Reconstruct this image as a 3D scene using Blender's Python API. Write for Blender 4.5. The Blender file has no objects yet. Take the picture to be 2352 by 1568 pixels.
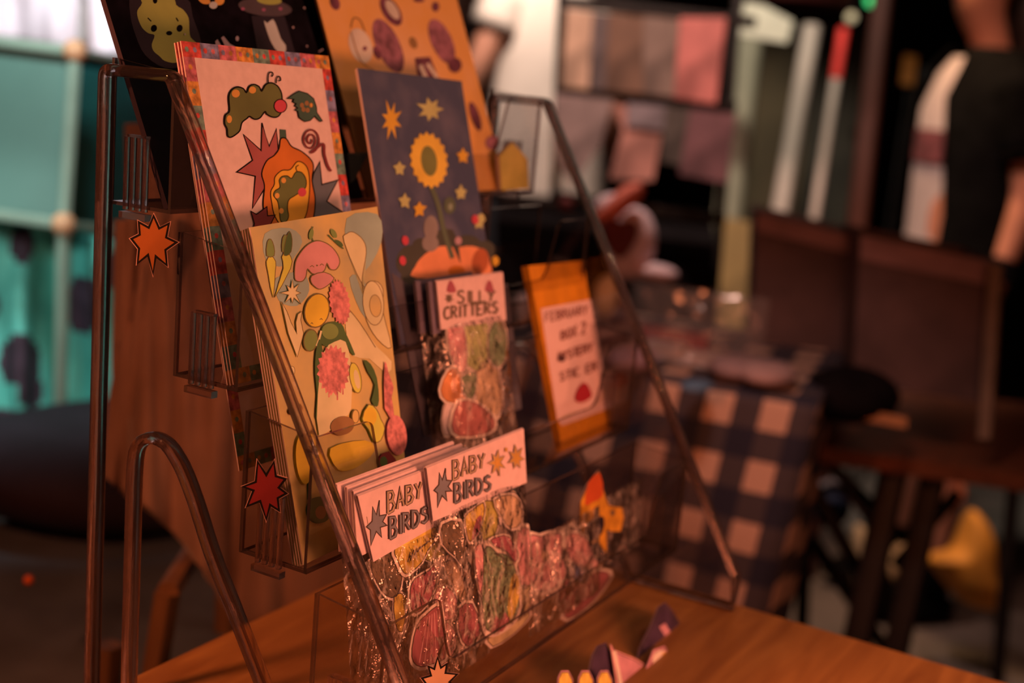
import bpy, bmesh, math, random
from mathutils import Vector, Matrix, noise
random.seed(11)
sc = bpy.context.scene
COL = sc.collection
PI = math.pi

# ------------------------------------------------------------------ camera
F = 2900.0                       # focal length in pixels of the 2352 px wide frame
CX, CY = 1176.0, 784.0
yaw, pitch, roll = .507, .2008, .0916
CAM = Vector((-.4143, -.4523, .3227))
FW = Vector((math.cos(yaw)*math.cos(pitch), math.sin(yaw)*math.cos(pitch), -math.sin(pitch)))
_r = FW.cross(Vector((0, 0, 1))).normalized(); _u = _r.cross(FW)
RT = _r*math.cos(roll) + _u*math.sin(roll)
UP = -_r*math.sin(roll) + _u*math.cos(roll)
cd = bpy.data.cameras.new('camera'); cam = bpy.data.objects.new('camera', cd); COL.objects.link(cam)
m = Matrix((RT, UP, -FW)).transposed().to_4x4(); m.translation = CAM
cam.matrix_world = m
cd.sensor_width = 36; cd.lens = F/2352*36; cd.clip_start = .01; cd.clip_end = 60
cd.dof.use_dof = True; cd.dof.focus_distance = .565; cd.dof.aperture_fstop = 5.2; cd.dof.aperture_blades = 0
sc.camera = cam

# ------------------------------------------------------------------ world, exposure, main lights
w = bpy.data.worlds.new('world'); sc.world = w; w.use_nodes = True
w.node_tree.nodes['Background'].inputs[0].default_value = (.012, .008, .007, 1)
w.node_tree.nodes['Background'].inputs[1].default_value = 1.0
sc.view_settings.view_transform = 'Standard'; sc.view_settings.look = 'None'
sc.view_settings.gamma = 1; sc.view_settings.exposure = 0.0
sc.view_settings.use_curve_mapping = False
sc.cycles.max_bounces = 12; sc.cycles.transparent_max_bounces = 40
sc.cycles.transmission_bounces = 10; sc.cycles.use_denoising = True
sc.cycles.sample_clamp_indirect = 4

def area(name, loc, target, size, power, color, spread=PI):
    d = bpy.data.lights.new(name, 'AREA'); d.shape = 'DISK'; d.size = size; d.energy = power; d.color = color
    d.spread = spread
    o = bpy.data.objects.new(name, d); COL.objects.link(o); o.location = loc
    o.rotation_euler = (Vector(target)-Vector(loc)).to_track_quat('-Z', 'Y').to_euler(); return o
def spot(name, loc, target, power, color, ang=50, rad=.05, blend=.6):
    d = bpy.data.lights.new(name, 'SPOT'); d.energy = power; d.color = color; d.spot_size = math.radians(ang)
    d.spot_blend = blend; d.shadow_soft_size = rad
    o = bpy.data.objects.new(name, d); COL.objects.link(o); o.location = loc
    o.rotation_euler = (Vector(target)-Vector(loc)).to_track_quat('-Z', 'Y').to_euler(); return o

def ray(x, y): return FW + RT*((x-CX)/F) - UP*((y-CY)/F)
def at(x, y, d): return CAM + ray(x, y)*d
def atz(x, y, z):
    r = ray(x, y); return CAM + r*((z-CAM.z)/r.z)

area('red_stall_lamp', (.10, -.68, .19), (.12, -.10, .14), .17, 2.7, (1, .26, .115))
area('left_red_fill', (-.36, .12, .50), (.20, .06, .02), .05, 3.8, (1, .24, .085))  # unseen lamp added to light the side panel, rust cloth and left wood
area('upper_red_bulb', (.10, -.95, .62), (.16, -.02, .30), .10, 1.1, (1, .27, .12))
area('warm_glint_lamp', (.62, -.55, .95), (.15, -.12, .05), .03, .8, (1, .42, .22))  # small unseen lamp, added for sparkle on the bag film
for _i, _p in enumerate(((-.15, -.95, .75), (.45, -.80, .62), (-.55, -.70, .48), (.25, -1.05, .55), (.70, -.45, .50))):
    area('glint_lamp_%d' % _i, _p, (.15, -.12, .08), .014, .20, (1, .42, .24))  # tiny added lamps out of view, only to make glints in the cellophane
spot('teal_side_fill', at(20, -500, 1.25), at(40, 560, 1.62), 12, (.80, 1, .94), 80, .06)  # spot out of view, added to light the panel rack on the left
spot('curtain_fill', at(-700, 100, 1.05), at(70, 720, 1.7), 7, (.72, 1, .92), 40, .04)  # separate unseen spot, added to brighten the curtain
spot('white_sheet_fill', at(120, -900, 1.3), at(60, 10, 1.95), 34, (.95, .93, 1), 50, .05)  # extra spot added out of view for the white sheet alone
spot('white_shirt_fill', at(1150, -900, 3.2), at(1180, 220, 4.2), 125, (1, .78, .66), 40, .08)  # unseen spot added to make the cream shirt bright
spot('rack_fill', at(1500, -1100, 2.0), at(1500, 340, 2.6), 60, (1, .66, .54), 80, .06)  # added fill over the print rack, its source unseen
spot('post_fill', at(1900, -1000, 2.6), at(1850, 260, 3.4), 70, (1, .88, .72), 50, .06)  # unseen fill added for the pale posts
spot('gingham_fill', at(1650, -700, 1.0), at(1650, 900, 1.45), 9, (1, .55, .45), 62, .05)  # added fill for the gingham table; no lamp stands there
spot('aisle_fill', at(2380, -900, 2.0), at(2230, 600, 2.8), 24, (1, .50, .36), 60, .06)  # added unseen fill on the person in black
spot('floor_fill', at(2100, -600, 2.6), at(2200, 1350, 3.0), 46, (1, .58, .30), 40, .06)  # added fill on the far floor; there is no floor lamp

# ------------------------------------------------------------------ colours and materials
def lin1(c):
    c /= 255.0
    return c/12.92 if c <= .04045 else ((c+.055)/1.055)**2.4
def L(r, g, b): return (lin1(r), lin1(g), lin1(b))
EK = (.98, .285, .150)
def K(r, g, b, k=1.0):           # own colour of a thing under the stall's red lamp
    return tuple(min(.92, max(.004, lin1(c)/e*k)) for c, e in zip((r, g, b), EK))
MATS = {}
def mat(name, col, rough=.6, var=.10, scale=30, metal=0.0, emit=None, spec=.35, bump=0, coat=0, alpha=None, col2=None, sheen=0):
    if name in MATS: return MATS[name]
    M = bpy.data.materials.new(name); M.use_nodes = True; nt = M.node_tree; b = nt.nodes['Principled BSDF']
    tc = nt.nodes.new('ShaderNodeTexCoord'); nz = nt.nodes.new('ShaderNodeTexNoise'); nz.inputs['Scale'].default_value = scale
    nz.inputs['Detail'].default_value = 4
    nt.links.new(tc.outputs['Object'], nz.inputs['Vector'])
    mx = nt.nodes.new('ShaderNodeMix'); mx.data_type = 'RGBA'
    c2 = col2 if col2 else tuple(c*(1-var*2) for c in col)
    mx.inputs[6].default_value = (*[min(.95, c*(1 if col2 else 1+var)) for c in col], 1); mx.inputs[7].default_value = (*c2, 1)
    mr = nt.nodes.new('ShaderNodeMapRange'); mr.inputs[1].default_value = .35; mr.inputs[2].default_value = .65
    nt.links.new(nz.outputs['Fac'], mr.inputs[0]); nt.links.new(mr.outputs[0], mx.inputs[0])
    nt.links.new(mx.outputs[2], b.inputs['Base Color'])
    b.inputs['Roughness'].default_value = rough; b.inputs['Metallic'].default_value = metal
    b.inputs['Specular IOR Level'].default_value = spec; b.inputs['Coat Weight'].default_value = coat
    b.inputs['Sheen Weight'].default_value = sheen
    if bump:
        bp = nt.nodes.new('ShaderNodeBump'); bp.inputs['Strength'].default_value = bump; bp.inputs['Distance'].default_value = .01
        nt.links.new(nz.outputs['Fac'], bp.inputs['Height']); nt.links.new(bp.outputs[0], b.inputs['Normal'])
    if emit:
        b.inputs['Emission Color'].default_value = (*emit[:3], 1); b.inputs['Emission Strength'].default_value = emit[3]
    MATS[name] = M; return M
def thin_clear(name, tint, ior=1.49, rough=.03, bump=0, bscale=120, boost=1.0, haze=0, crease=0):
    M = bpy.data.materials.new(name); M.use_nodes = True; nt = M.node_tree; nt.nodes.clear()
    out = nt.nodes.new('ShaderNodeOutputMaterial'); t = nt.nodes.new('ShaderNodeBsdfTransparent'); t.inputs[0].default_value = (*tint, 1)
    g = nt.nodes.new('ShaderNodeBsdfGlossy'); g.inputs['Roughness'].default_value = rough
    fr = nt.nodes.new('ShaderNodeFresnel'); fr.inputs['IOR'].default_value = ior
    mu = nt.nodes.new('ShaderNodeMath'); mu.operation = 'MULTIPLY'; mu.inputs[1].default_value = boost; mu.use_clamp = True
    mx = nt.nodes.new('ShaderNodeMixShader')
    ge = nt.nodes.new('ShaderNodeNewGeometry'); io = nt.nodes.new('ShaderNodeMapRange')
    io.inputs[3].default_value = ior; io.inputs[4].default_value = 1/ior      # same reflectance entering and leaving the thin sheet
    nt.links.new(ge.outputs['Backfacing'], io.inputs[0]); nt.links.new(io.outputs[0], fr.inputs['IOR'])
    nt.links.new(fr.outputs[0], mu.inputs[0]); nt.links.new(mu.outputs[0], mx.inputs[0]); nt.links.new(g.outputs[0], mx.inputs[2])
    if haze:
        df = nt.nodes.new('ShaderNodeBsdfDiffuse'); df.inputs[0].default_value = (.8, .8, .8, 1)
        m2 = nt.nodes.new('ShaderNodeMixShader'); m2.inputs[0].default_value = haze
        nt.links.new(t.outputs[0], m2.inputs[1]); nt.links.new(df.outputs[0], m2.inputs[2]); nt.links.new(m2.outputs[0], mx.inputs[1])
        if crease:      # whitened crinkle streaks from noise, also standing in for highlights on the film
            tc = nt.nodes.new('ShaderNodeTexCoord'); mp = nt.nodes.new('ShaderNodeMapping'); mp.inputs['Scale'].default_value = (1, 1, .38); mp.inputs['Rotation'].default_value = (.2, .35, 0)
            cz_ = nt.nodes.new('ShaderNodeTexNoise'); cz_.inputs['Scale'].default_value = 95; cz_.inputs['Detail'].default_value = 3; cz_.inputs['Distortion'].default_value = .6
            sb = nt.nodes.new('ShaderNodeMath'); sb.operation = 'SUBTRACT'; sb.inputs[1].default_value = .5; ab = nt.nodes.new('ShaderNodeMath'); ab.operation = 'ABSOLUTE'
            mr = nt.nodes.new('ShaderNodeMapRange'); mr.inputs[1].default_value = 0; mr.inputs[2].default_value = .045; mr.inputs[3].default_value = crease; mr.inputs[4].default_value = haze
            nt.links.new(tc.outputs['Object'], mp.inputs[0]); nt.links.new(mp.outputs[0], cz_.inputs['Vector']); nt.links.new(cz_.outputs['Fac'], sb.inputs[0]); nt.links.new(sb.outputs[0], ab.inputs[0])
            nt.links.new(ab.outputs[0], mr.inputs[0]); nt.links.new(mr.outputs[0], m2.inputs[0])
    else: nt.links.new(t.outputs[0], mx.inputs[1])
    if bump:
        tc = nt.nodes.new('ShaderNodeTexCoord'); nz = nt.nodes.new('ShaderNodeTexNoise'); nz.inputs['Scale'].default_value = bscale; nz.inputs['Detail'].default_value = 3
        nt.links.new(tc.outputs['Object'], nz.inputs['Vector'])
        bp = nt.nodes.new('ShaderNodeBump'); bp.inputs['Strength'].default_value = bump; bp.inputs['Distance'].default_value = .004
        nt.links.new(nz.outputs['Fac'], bp.inputs['Height']); nt.links.new(bp.outputs[0], g.inputs['Normal']); nt.links.new(bp.outputs[0], fr.inputs['Normal'])
    nt.links.new(mx.outputs[0], out.inputs[0]); MATS[name] = M; return M
def glass(name, col, rough=.02, mixf=.5, tint=(.8, .7, .68)):
    """clear moulded plastic rod: part refraction, part straight view through"""
    M = bpy.data.materials.new(name); M.use_nodes = True; nt = M.node_tree; nt.nodes.clear()
    out = nt.nodes.new('ShaderNodeOutputMaterial'); g = nt.nodes.new('ShaderNodeBsdfGlass')
    nz = nt.nodes.new('ShaderNodeTexNoise'); nz.inputs['Scale'].default_value = 60
    bp = nt.nodes.new('ShaderNodeBump'); bp.inputs['Strength'].default_value = .06; bp.inputs['Distance'].default_value = .002
    nt.links.new(nz.outputs['Fac'], bp.inputs['Height']); nt.links.new(bp.outputs[0], g.inputs['Normal'])
    g.inputs['Color'].default_value = (*col, 1); g.inputs['Roughness'].default_value = rough; g.inputs['IOR'].default_value = 1.49
    t = nt.nodes.new('ShaderNodeBsdfTransparent'); t.inputs[0].default_value = (*tint, 1)
    df = nt.nodes.new('ShaderNodeBsdfDiffuse'); df.inputs[0].default_value = (.55, .5, .5, 1)
    m1 = nt.nodes.new('ShaderNodeMixShader'); m1.inputs[0].default_value = mixf; nt.links.new(g.outputs[0], m1.inputs[1]); nt.links.new(t.outputs[0], m1.inputs[2])
    m2 = nt.nodes.new('ShaderNodeMixShader'); m2.inputs[0].default_value = .015; nt.links.new(m1.outputs[0], m2.inputs[1]); nt.links.new(df.outputs[0], m2.inputs[2])
    nt.links.new(m2.outputs[0], out.inputs[0]); MATS[name] = M; return M
clear = thin_clear('clear_acrylic', (.93, .92, .92), rough=.02)
film = thin_clear('cellophane', (.96, .95, .95), ior=1.5, rough=.09, bump=1.3, bscale=110, boost=2.6, haze=.02, crease=.42)
rimg = glass('acrylic_rim', (.95, .92, .92), mixf=.18)
edge = thin_clear('acrylic_edge', (.20, .13, .13), rough=.12, haze=.05)  # dark tint stands in for internal reflection at the cut edges
wrap = thin_clear('hazy_film', (.93, .92, .92), ior=1.45, rough=.18, bump=.5, bscale=30, boost=2.0, haze=.06)

# ------------------------------------------------------------------ mesh builder
class Pl:                         # a plane leaning back by `lean`, through (0,y,z); u runs along the stand
    def __init__(s, y, z, lean, x=0.0, turn=0.0):
        a = math.radians(lean); t = math.radians(turn)
        s.O = Vector((x, y, z)); s.ex = Vector((math.cos(t), math.sin(t), 0))
        fh = Vector((math.sin(t), -math.cos(t), 0))
        s.up = (-fh*math.sin(a) + Vector((0, 0, math.cos(a)))); s.n = (fh*math.cos(a) + Vector((0, 0, math.sin(a))))
    def P(s, u, v, off=0): return s.O + s.ex*u + s.up*v + s.n*off
    def px(s, x, y, off=0):
        r = ray(x, y); return CAM + r*((s.O-CAM).dot(s.n)/r.dot(s.n)) + s.n*off
    def uv(s, x, y):
        p = s.px(x, y)-s.O; return (p.dot(s.ex), p.dot(s.up))
def smooth(pts, n=5, closed=True):
    out = []; N = len(pts); rng = range(N if closed else N-1)
    for i in rng:
        if closed: p = [pts[(i+k-1) % N] for k in range(4)]
        else: p = [pts[max(0, min(N-1, i+k-1))] for k in range(4)]
        for j in range(n):
            t = j/n
            out.append(tuple(.5*((2*p[1][c])+(-p[0][c]+p[2][c])*t+(2*p[0][c]-5*p[1][c]+4*p[2][c]-p[3][c])*t*t+(-p[0][c]+3*p[1][c]-3*p[2][c]+p[3][c])*t**3) for c in range(len(p[0]))))
    if not closed: out.append(tuple(pts[-1]))
    return out
def fillet(pts, rad, n=6):
    out = []; N = len(pts)
    for i, p in enumerate(pts):
        r = rad[i] if isinstance(rad, (list, tuple)) else rad
        p = Vector(p)
        if r <= 0: out.append(tuple(p)); continue
        a = Vector(pts[i-1]); b = Vector(pts[(i+1) % N]); da = (a-p).normalized(); db = (b-p).normalized()
        ang = da.angle(db); d = min(r/math.tan(ang/2), (a-p).length*.45, (b-p).length*.45)
        A = p+da*d; B = p+db*d
        for k in range(n+1):
            t = k/n; out.append(tuple(A*(1-t)**2 + p*2*t*(1-t) + B*t*t))
    return out
class MB:
    def __init__(s): s.v = []; s.f = []; s.mi = []; s.ms = []
    def mid(s, M):
        if M not in s.ms: s.ms.append(M)
        return s.ms.index(M)
    def face(s, pts, M):
        i = len(s.v); s.v += [Vector(p) for p in pts]; s.f.append(list(range(i, i+len(pts)))); s.mi.append(s.mid(M)); return s
    def prism(s, pts, d, M, Ms=None):      # pts 3-D outline, extruded by vector d
        pts = [Vector(p) for p in pts]; n = len(pts); i = len(s.v); Ms = Ms or M
        s.v += pts + [p+d for p in pts]
        s.f.append(list(range(i, i+n))); s.mi.append(s.mid(M))
        s.f.append(list(range(i+2*n-1, i+n-1, -1))); s.mi.append(s.mid(M))
        for k in range(n):
            s.f.append([i+k, i+n+k, i+n+(k+1) % n, i+(k+1) % n]); s.mi.append(s.mid(Ms))
        return s
    def box(s, c, sz, M, rot=0, tilt=None):
        c = Vector(c); hx, hy, hz = sz[0]/2, sz[1]/2, sz[2]/2; R = Matrix.Rotation(rot, 3, 'Z')
        if tilt is not None: R = R @ tilt
        q = [c+R @ Vector(p) for p in ((-hx, -hy, -hz), (hx, -hy, -hz), (hx, hy, -hz), (-hx, hy, -hz))]
        return s.prism(q, R @ Vector((0, 0, 2*hz)), M)
    def rings(s, rs, M, cap=True, closed=True, loop=False):
        i = len(s.v); n = len(rs[0])
        for r in rs: s.v += [Vector(p) for p in r]
        m = s.mid(M); R = len(rs)
        for a in range(R if loop else R-1):
            b = (a+1) % R
            for k in range(n if closed else n-1):
                s.f.append([i+a*n+k, i+a*n+(k+1) % n, i+b*n+(k+1) % n, i+b*n+k]); s.mi.append(m)
        if cap and closed and not loop:
            s.f.append([i+k for k in range(n)][::-1]); s.mi.append(m)
            s.f.append([i+(R-1)*n+k for k in range(n)]); s.mi.append(m)
        return s
    def tube(s, pts, r, M, n=8, closed=False, b=None, ax=None):
        pts = [Vector(p) for p in pts]; N = len(pts); rs = []
        for i, p in enumerate(pts):
            a = pts[i-1] if (i > 0 or closed) else p; c = pts[(i+1) % N] if (i < N-1 or closed) else p
            t = (c-a).normalized()
            side = Vector(ax) if ax else (Vector((0, 0, 1)) if abs(t.z) < .9 else Vector((1, 0, 0)))
            nx = t.cross(side).normalized(); ny = nx.cross(t).normalized()
            ri = r[i] if isinstance(r, (list, tuple)) else r; bi = b if b else ri
            rs.append([p + nx*ri*math.copysign(abs(math.cos(2*PI*k/n))**.7, math.cos(2*PI*k/n)) + ny*bi*math.copysign(abs(math.sin(2*PI*k/n))**.7, math.sin(2*PI*k/n)) for k in range(n)])
        return s.rings(rs, M, loop=closed)
    def ell(s, c, r, M, n=14, m=9, z0=-1, z1=1):
        c = Vector(c); r = Vector(r) if not isinstance(r, (int, float)) else Vector((r, r, r))
        rs = []
        for j in range(m+1):
            a = math.asin(max(-1, min(1, z0)))+(math.asin(min(1, z1))-math.asin(max(-1, z0)))*j/m
            q = max(.01, math.cos(a)); rs.append([c+Vector((r.x*q*math.cos(2*PI*k/n), r.y*q*math.sin(2*PI*k/n), r.z*math.sin(a))) for k in range(n)])
        return s.rings(rs, M)
    def poly(s, pl, uv, off, M): return s.face([pl.P(u, v, off) for u, v in uv], M)
    def build(s, name, parent=None, origin=None, sm=False, ang=.7, mat4=None):
        me = bpy.data.meshes.new(name)
        base = Vector(parent.location) if parent is not None else None
        pp = parent
        while pp is not None and pp.parent is not None:
            pp = pp.parent; base = base + Vector(pp.location)
        org = Vector(origin) if origin is not None else (base if base is not None else Vector((0, 0, 0)))
        vs = [(mat4 @ p if mat4 else p)-org for p in s.v]
        me.from_pydata([tuple(p) for p in vs], [], s.f)
        for M in s.ms: me.materials.append(M)
        for p, k in zip(me.polygons, s.mi): p.material_index = k
        bm = bmesh.new(); bm.from_mesh(me)
        if sm: bmesh.ops.recalc_face_normals(bm, faces=bm.faces)
        bm.to_mesh(me); bm.free()
        if sm: me.shade_smooth(); me.set_sharp_from_angle(angle=ang)
        me.update()
        o = bpy.data.objects.new(name, me); COL.objects.link(o)
        if parent is not None: o.parent = parent; o.location = org-base
        else: o.location = org
        return o
def tag(o, label=None, cat=None, group=None, kind=None):
    if label: o['label'] = label
    if cat: o['category'] = cat
    if group: o['group'] = group
    if kind: o['kind'] = kind
    return o
def thing(name, loc, label, cat, group=None):
    o = bpy.data.objects.new(name, None); COL.objects.link(o); o.location = loc; o.empty_display_size = .02
    return tag(o, label, cat, group)
def struct(name, mb, **k): return tag(mb.build(name, **k), kind='structure')

# drawing printed art on a plane; coordinates are those of a zoom of the photograph
class Art:
    def __init__(s, mb, pl, sc_=1.0, ox=0.0, oy=0.0, base=.00025, step=.00002):
        s.mb = mb; s.pl = pl; s.k = sc_; s.ox = ox; s.oy = oy; s.off = base; s.step = step
    def frame(s, sc_, ox, oy): s.k = sc_; s.ox = ox; s.oy = oy; return s
    def q(s, p): return (p[0]/s.k+s.ox, p[1]/s.k+s.oy)
    def uv(s, p): return s.pl.uv(*s.q(p))
    def fill(s, pts, M, sm=0):
        if sm: pts = smooth(pts, sm)
        s.off += s.step; s.mb.poly(s.pl, [s.uv(p) for p in pts], s.off, M); return s
    def line(s, pts, wd, M, closed=False, sm=0):
        if sm: pts = smooth(pts, sm, closed)
        s.off += s.step; n = len(pts); P = [Vector(p) for p in pts]
        L_, R_ = [], []
        for i, p in enumerate(P):
            a = P[i-1] if (i > 0 or closed) else p; c = P[(i+1) % n] if (i < n-1 or closed) else p
            d1 = (p-a) if (p-a).length > 1e-6 else (c-p); d2 = (c-p) if (c-p).length > 1e-6 else (p-a)
            d1 = d1.normalized(); d2 = d2.normalized(); n1 = Vector((-d1.y, d1.x)); n2 = Vector((-d2.y, d2.x)); nn = n1+n2
            if nn.length < .35: nn = n1*1.0; k = 1
            else: nn.normalize(); k = min(2.0, 1/max(.4, nn.dot(n1)))
            L_.append(p+nn*wd*.5*k); R_.append(p-nn*wd*.5*k)
        for i in range(n if closed else n-1):
            j = (i+1) % n; s.mb.poly(s.pl, [s.uv(q) for q in (L_[i], L_[j], R_[j], R_[i])], s.off, M)
        return s
    def shape(s, pts, M, wd=0, Mo=None, sm=0):
        if sm: pts = smooth(pts, sm)
        s.fill(pts, M)
        if wd: s.line(pts, wd, Mo, True)
        return s
    def ell(s, c, rx, ry, M, rot=0, wd=0, Mo=None, n=22):
        r = math.radians(rot); P = []
        for k in range(n):
            a = 2*PI*k/n; x = rx*math.cos(a); y = ry*math.sin(a); P.append((c[0]+x*math.cos(r)-y*math.sin(r), c[1]+x*math.sin(r)+y*math.cos(r)))
        return s.shape(P, M, wd, Mo)
    def star(s, c, ro, ri, M, n=8, wd=0, Mo=None, rot=0, jit=.15, sx=1, sy=1, seed=1):
        rn = random.Random(seed); P = []
        for k in range(2*n):
            a = PI*k/n+math.radians(rot); r = (ro*(1+rn.uniform(-jit, jit)) if k % 2 == 0 else ri)
            P.append((c[0]+sx*r*math.sin(a), c[1]-sy*r*math.cos(a)))
        return s.shape(P, M, wd, Mo)
    def text(s, txt, p0, p1, h0, h1, wd, M, M2=None, w2=0, slant=0):
        p0 = Vector(p0); p1 = Vector(p1); n = sum(ADV.get(c, .75) for c in txt); t = 0
        segs = []
        for c in txt:
            aw = ADV.get(c, .75)
            for stx in GL.get(c, []):
                pts = []
                for gx, gy in stx:
                    tt = (t+gx*.95)/n; hh = h0+(h1-h0)*tt; b = p0+(p1-p0)*tt
                    pts.append((b.x+slant*gy*hh, b.y-gy*hh))
                segs.append(pts)
            t += aw
        for q in segs: s.line(q, wd, M)
        if M2:
            for q in segs: s.line(q, w2, M2)
        return s
ADV = {'I': .32, ' ': .45, '1': .4, 'L': .62}
GL = {
 'A': [[(0, 0), (.28, 1), (.58, 0)], [(.12, .36), (.46, .36)]],
 'B': [[(0, 0), (.02, 1), (.38, .97), (.5, .78), (.38, .57), (.05, .53)], [(.05, .53), (.42, .48), (.58, .26), (.42, .03), (0, 0)]],
 'C': [[(.55, .85), (.35, 1), (.1, .85), (0, .5), (.1, .12), (.35, 0), (.58, .15)]],
 'D': [[(0, 0), (.02, 1), (.35, .93), (.57, .6), (.52, .25), (.3, .04), (0, 0)]],
 'E': [[(.52, 1), (0, 1), (0, 0), (.55, 0)], [(0, .52), (.42, .52)]],
 'F': [[(.52, 1), (0, 1), (0, 0)], [(0, .52), (.42, .52)]],
 'G': [[(.55, .85), (.35, 1), (.1, .85), (0, .5), (.1, .12), (.35, 0), (.56, .15), (.56, .45), (.32, .45)]],
 'H': [[(0, 0), (0, 1)], [(.55, 0), (.55, 1)], [(0, .5), (.55, .5)]],
 'I': [[(.12, 0), (.12, 1)]],
 'L': [[(0, 1), (0, 0), (.5, 0)]],
 'M': [[(0, 0), (.06, 1), (.3, .4), (.55, 1), (.6, 0)]],
 'N': [[(0, 0), (0, 1), (.52, 0), (.55, 1)]],
 'O': [[(.3, 1), (.05, .8), (0, .4), (.2, 0), (.45, .05), (.58, .45), (.5, .85), (.3, 1)]],
 'R': [[(0, 0), (.02, 1), (.4, .95), (.5, .73), (.3, .52), (.04, .5)], [(.22, .5), (.57, 0)]],
 'S': [[(.53, .87), (.35, 1), (.1, .92), (.06, .7), (.3, .54), (.52, .36), (.46, .1), (.2, 0), (0, .14)]],
 'T': [[(0, 1), (.6, 1)], [(.3, 1), (.3, 0)]],
 'U': [[(0, 1), (.02, .25), (.25, 0), (.5, .2), (.55, 1)]],
 'X': [[(0, 0), (.55, 1)], [(0, 1), (.55, 0)]],
 'Y': [[(0, 1), (.28, .5), (.56, 1)], [(.28, .5), (.2, 0)]],
 '2': [[(.02, .78), (.2, 1), (.48, .9), (.48, .65), (0, 0), (.56, 0)]],
}

# ------------------------------------------------------------------ room shell (the floor lies .85 below the table top)
FZ = -.85
def wood_mat(name, c1, c2, sc_=(1, 14, 14), rough=.45, coat=.0):
    M = bpy.data.materials.new(name); M.use_nodes = True; nt = M.node_tree; b = nt.nodes['Principled BSDF']
    tc = nt.nodes.new('ShaderNodeTexCoord'); mp = nt.nodes.new('ShaderNodeMapping'); mp.inputs['Scale'].default_value = sc_
    nz = nt.nodes.new('ShaderNodeTexNoise'); nz.inputs['Scale'].default_value = 3.2; nz.inputs['Detail'].default_value = 7; nz.inputs['Distortion'].default_value = 1.2
    cr = nt.nodes.new('ShaderNodeValToRGB'); cr.color_ramp.elements[0].position = .32; cr.color_ramp.elements[1].position = .68
    cr.color_ramp.elements[0].color = (*c1, 1); cr.color_ramp.elements[1].color = (*c2, 1)
    bp = nt.nodes.new('ShaderNodeBump'); bp.inputs['Strength'].default_value = .08
    nt.links.new(tc.outputs['Object'], mp.inputs[0]); nt.links.new(mp.outputs[0], nz.inputs['Vector']); nt.links.new(nz.outputs['Fac'], cr.inputs[0])
    nt.links.new(cr.outputs[0], b.inputs['Base Color']); nt.links.new(nz.outputs['Fac'], bp.inputs['Height']); nt.links.new(bp.outputs[0], b.inputs['Normal'])
    b.inputs['Roughness'].default_value = rough; b.inputs['Coat Weight'].default_value = coat; MATS[name] = M; return M
floor_m = mat('floor_concrete', (.16, .13, .11), .6, .2, 3)
wall_m = mat('wall_paint', (.020, .014, .012), .8, .2, 4)
struct('floor', MB().box((3, 1, FZ-.03), (12, 12, .06), floor_m))
struct('wall_back', MB().box((7.55, 1, .7), (.1, 12, 3.1), wall_m))
struct('wall_left', MB().box((3, 5.05, .7), (9, .1, 3.1), wall_m))
struct('ceiling', MB().box((3, 1, 2.28), (12, 12, .06), wall_m))

# ------------------------------------------------------------------ the stall table
tw = wood_mat('table_wood', (.25, .13, .045), (.42, .25, .085), (2.2, 16, 16), .42)
X0, X1, Y0, Y1 = -.75, .352, -.95, .004
tb = thing('stall_table', (-.2, -.47, FZ), 'warm brown wooden stall table under the clear display stand', 'table')
MB().prism([(x, y, -.03) for x, y in fillet([(X0, Y0), (X1, Y0), (X1, Y1), (X0, Y1)], .012)], Vector((0, 0, .03)), tw).build('tabletop', tb)
for x in (X0+.05, X1-.05):
    for y in (Y0+.05, Y1-.05):
        MB().box((x, y, (FZ-.03)/2), (.045, .045, -FZ-.03), tw).build('leg', tb)
for yy in (Y1-.05, Y0+.05): MB().box((-.2, yy, -.07), (X1-X0-.16, .02, .08), tw).build('apron', tb)

# ------------------------------------------------------------------ the clear acrylic stand
W = .338; H = .3153; yt = .0446; yc = .218; zc = .0231
py = .0022; pz = .2518; dy = .0442; dz = .0735; pd = .039; ph = .0662; phf = .0620
stand = thing('card_display_stand', (W/2, -.1, 0), 'clear acrylic tiered stand with four pockets of cards and sticker bags', 'display stand')
def on_panel(x, y):
    r = ray(x, y); p = CAM+r*((-.0022-CAM.x)/r.x); return (p.y, p.z)
arch = [on_panel(*p) for p in smooth([(522, 1385), (478, 1271), (443, 1161), (417, 1091), (399, 1056), (382, 1032), (360, 1019), (342, 1020), (327, 1034), (321, 1065), (318, 1120)], 3, False)]
_a, _b = on_panel(522, 1385), on_panel(593, 1568); _t = _b[1]/(_a[1]-_b[1])
arch = [(_b[0]+(_b[0]-_a[0])*_t, 0)]+arch+[(arch[-1][0]-.0008, 0)]
prof = fillet([(0, 0), (0, H), (-yt, H), (-yc, zc), (-yc, 0)], [0, .007, .008, .016, 0], 8)+arch
def inset(pts, d):
    n = len(pts); out = []
    for i, p in enumerate(pts):
        a = Vector(pts[i-1]); b = Vector(pts[(i+1) % n]); p = Vector(p); e1 = (p-a); e2 = (b-p)
        e1 = e1.normalized() if e1.length > 1e-7 else e2.normalized(); e2 = e2.normalized() if e2.length > 1e-7 else e1
        n1 = Vector((-e1.y, e1.x)); n2 = Vector((-e2.y, e2.x)); nn = (n1+n2).normalized()
        out.append(tuple(p+nn*d/max(.5, nn.dot(n1))))
    return out
inner = inset(prof, .0028)
for xs in (0, W):
    x0 = xs-.0030 if xs == 0 else xs+.0014
    sp = MB().prism([(x0, a, b) for a, b in inner], Vector((.0016, 0, 0)), clear, edge).build('side_panel', stand)
    xc = x0+.0008
    rb = MB().tube([(xc, a, b) for a, b in inner], .0028, rimg, 12, closed=True, b=.0042, ax=(1, 0, 0))
    rb.build('rim', sp, sm=True, ang=1.2)
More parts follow.
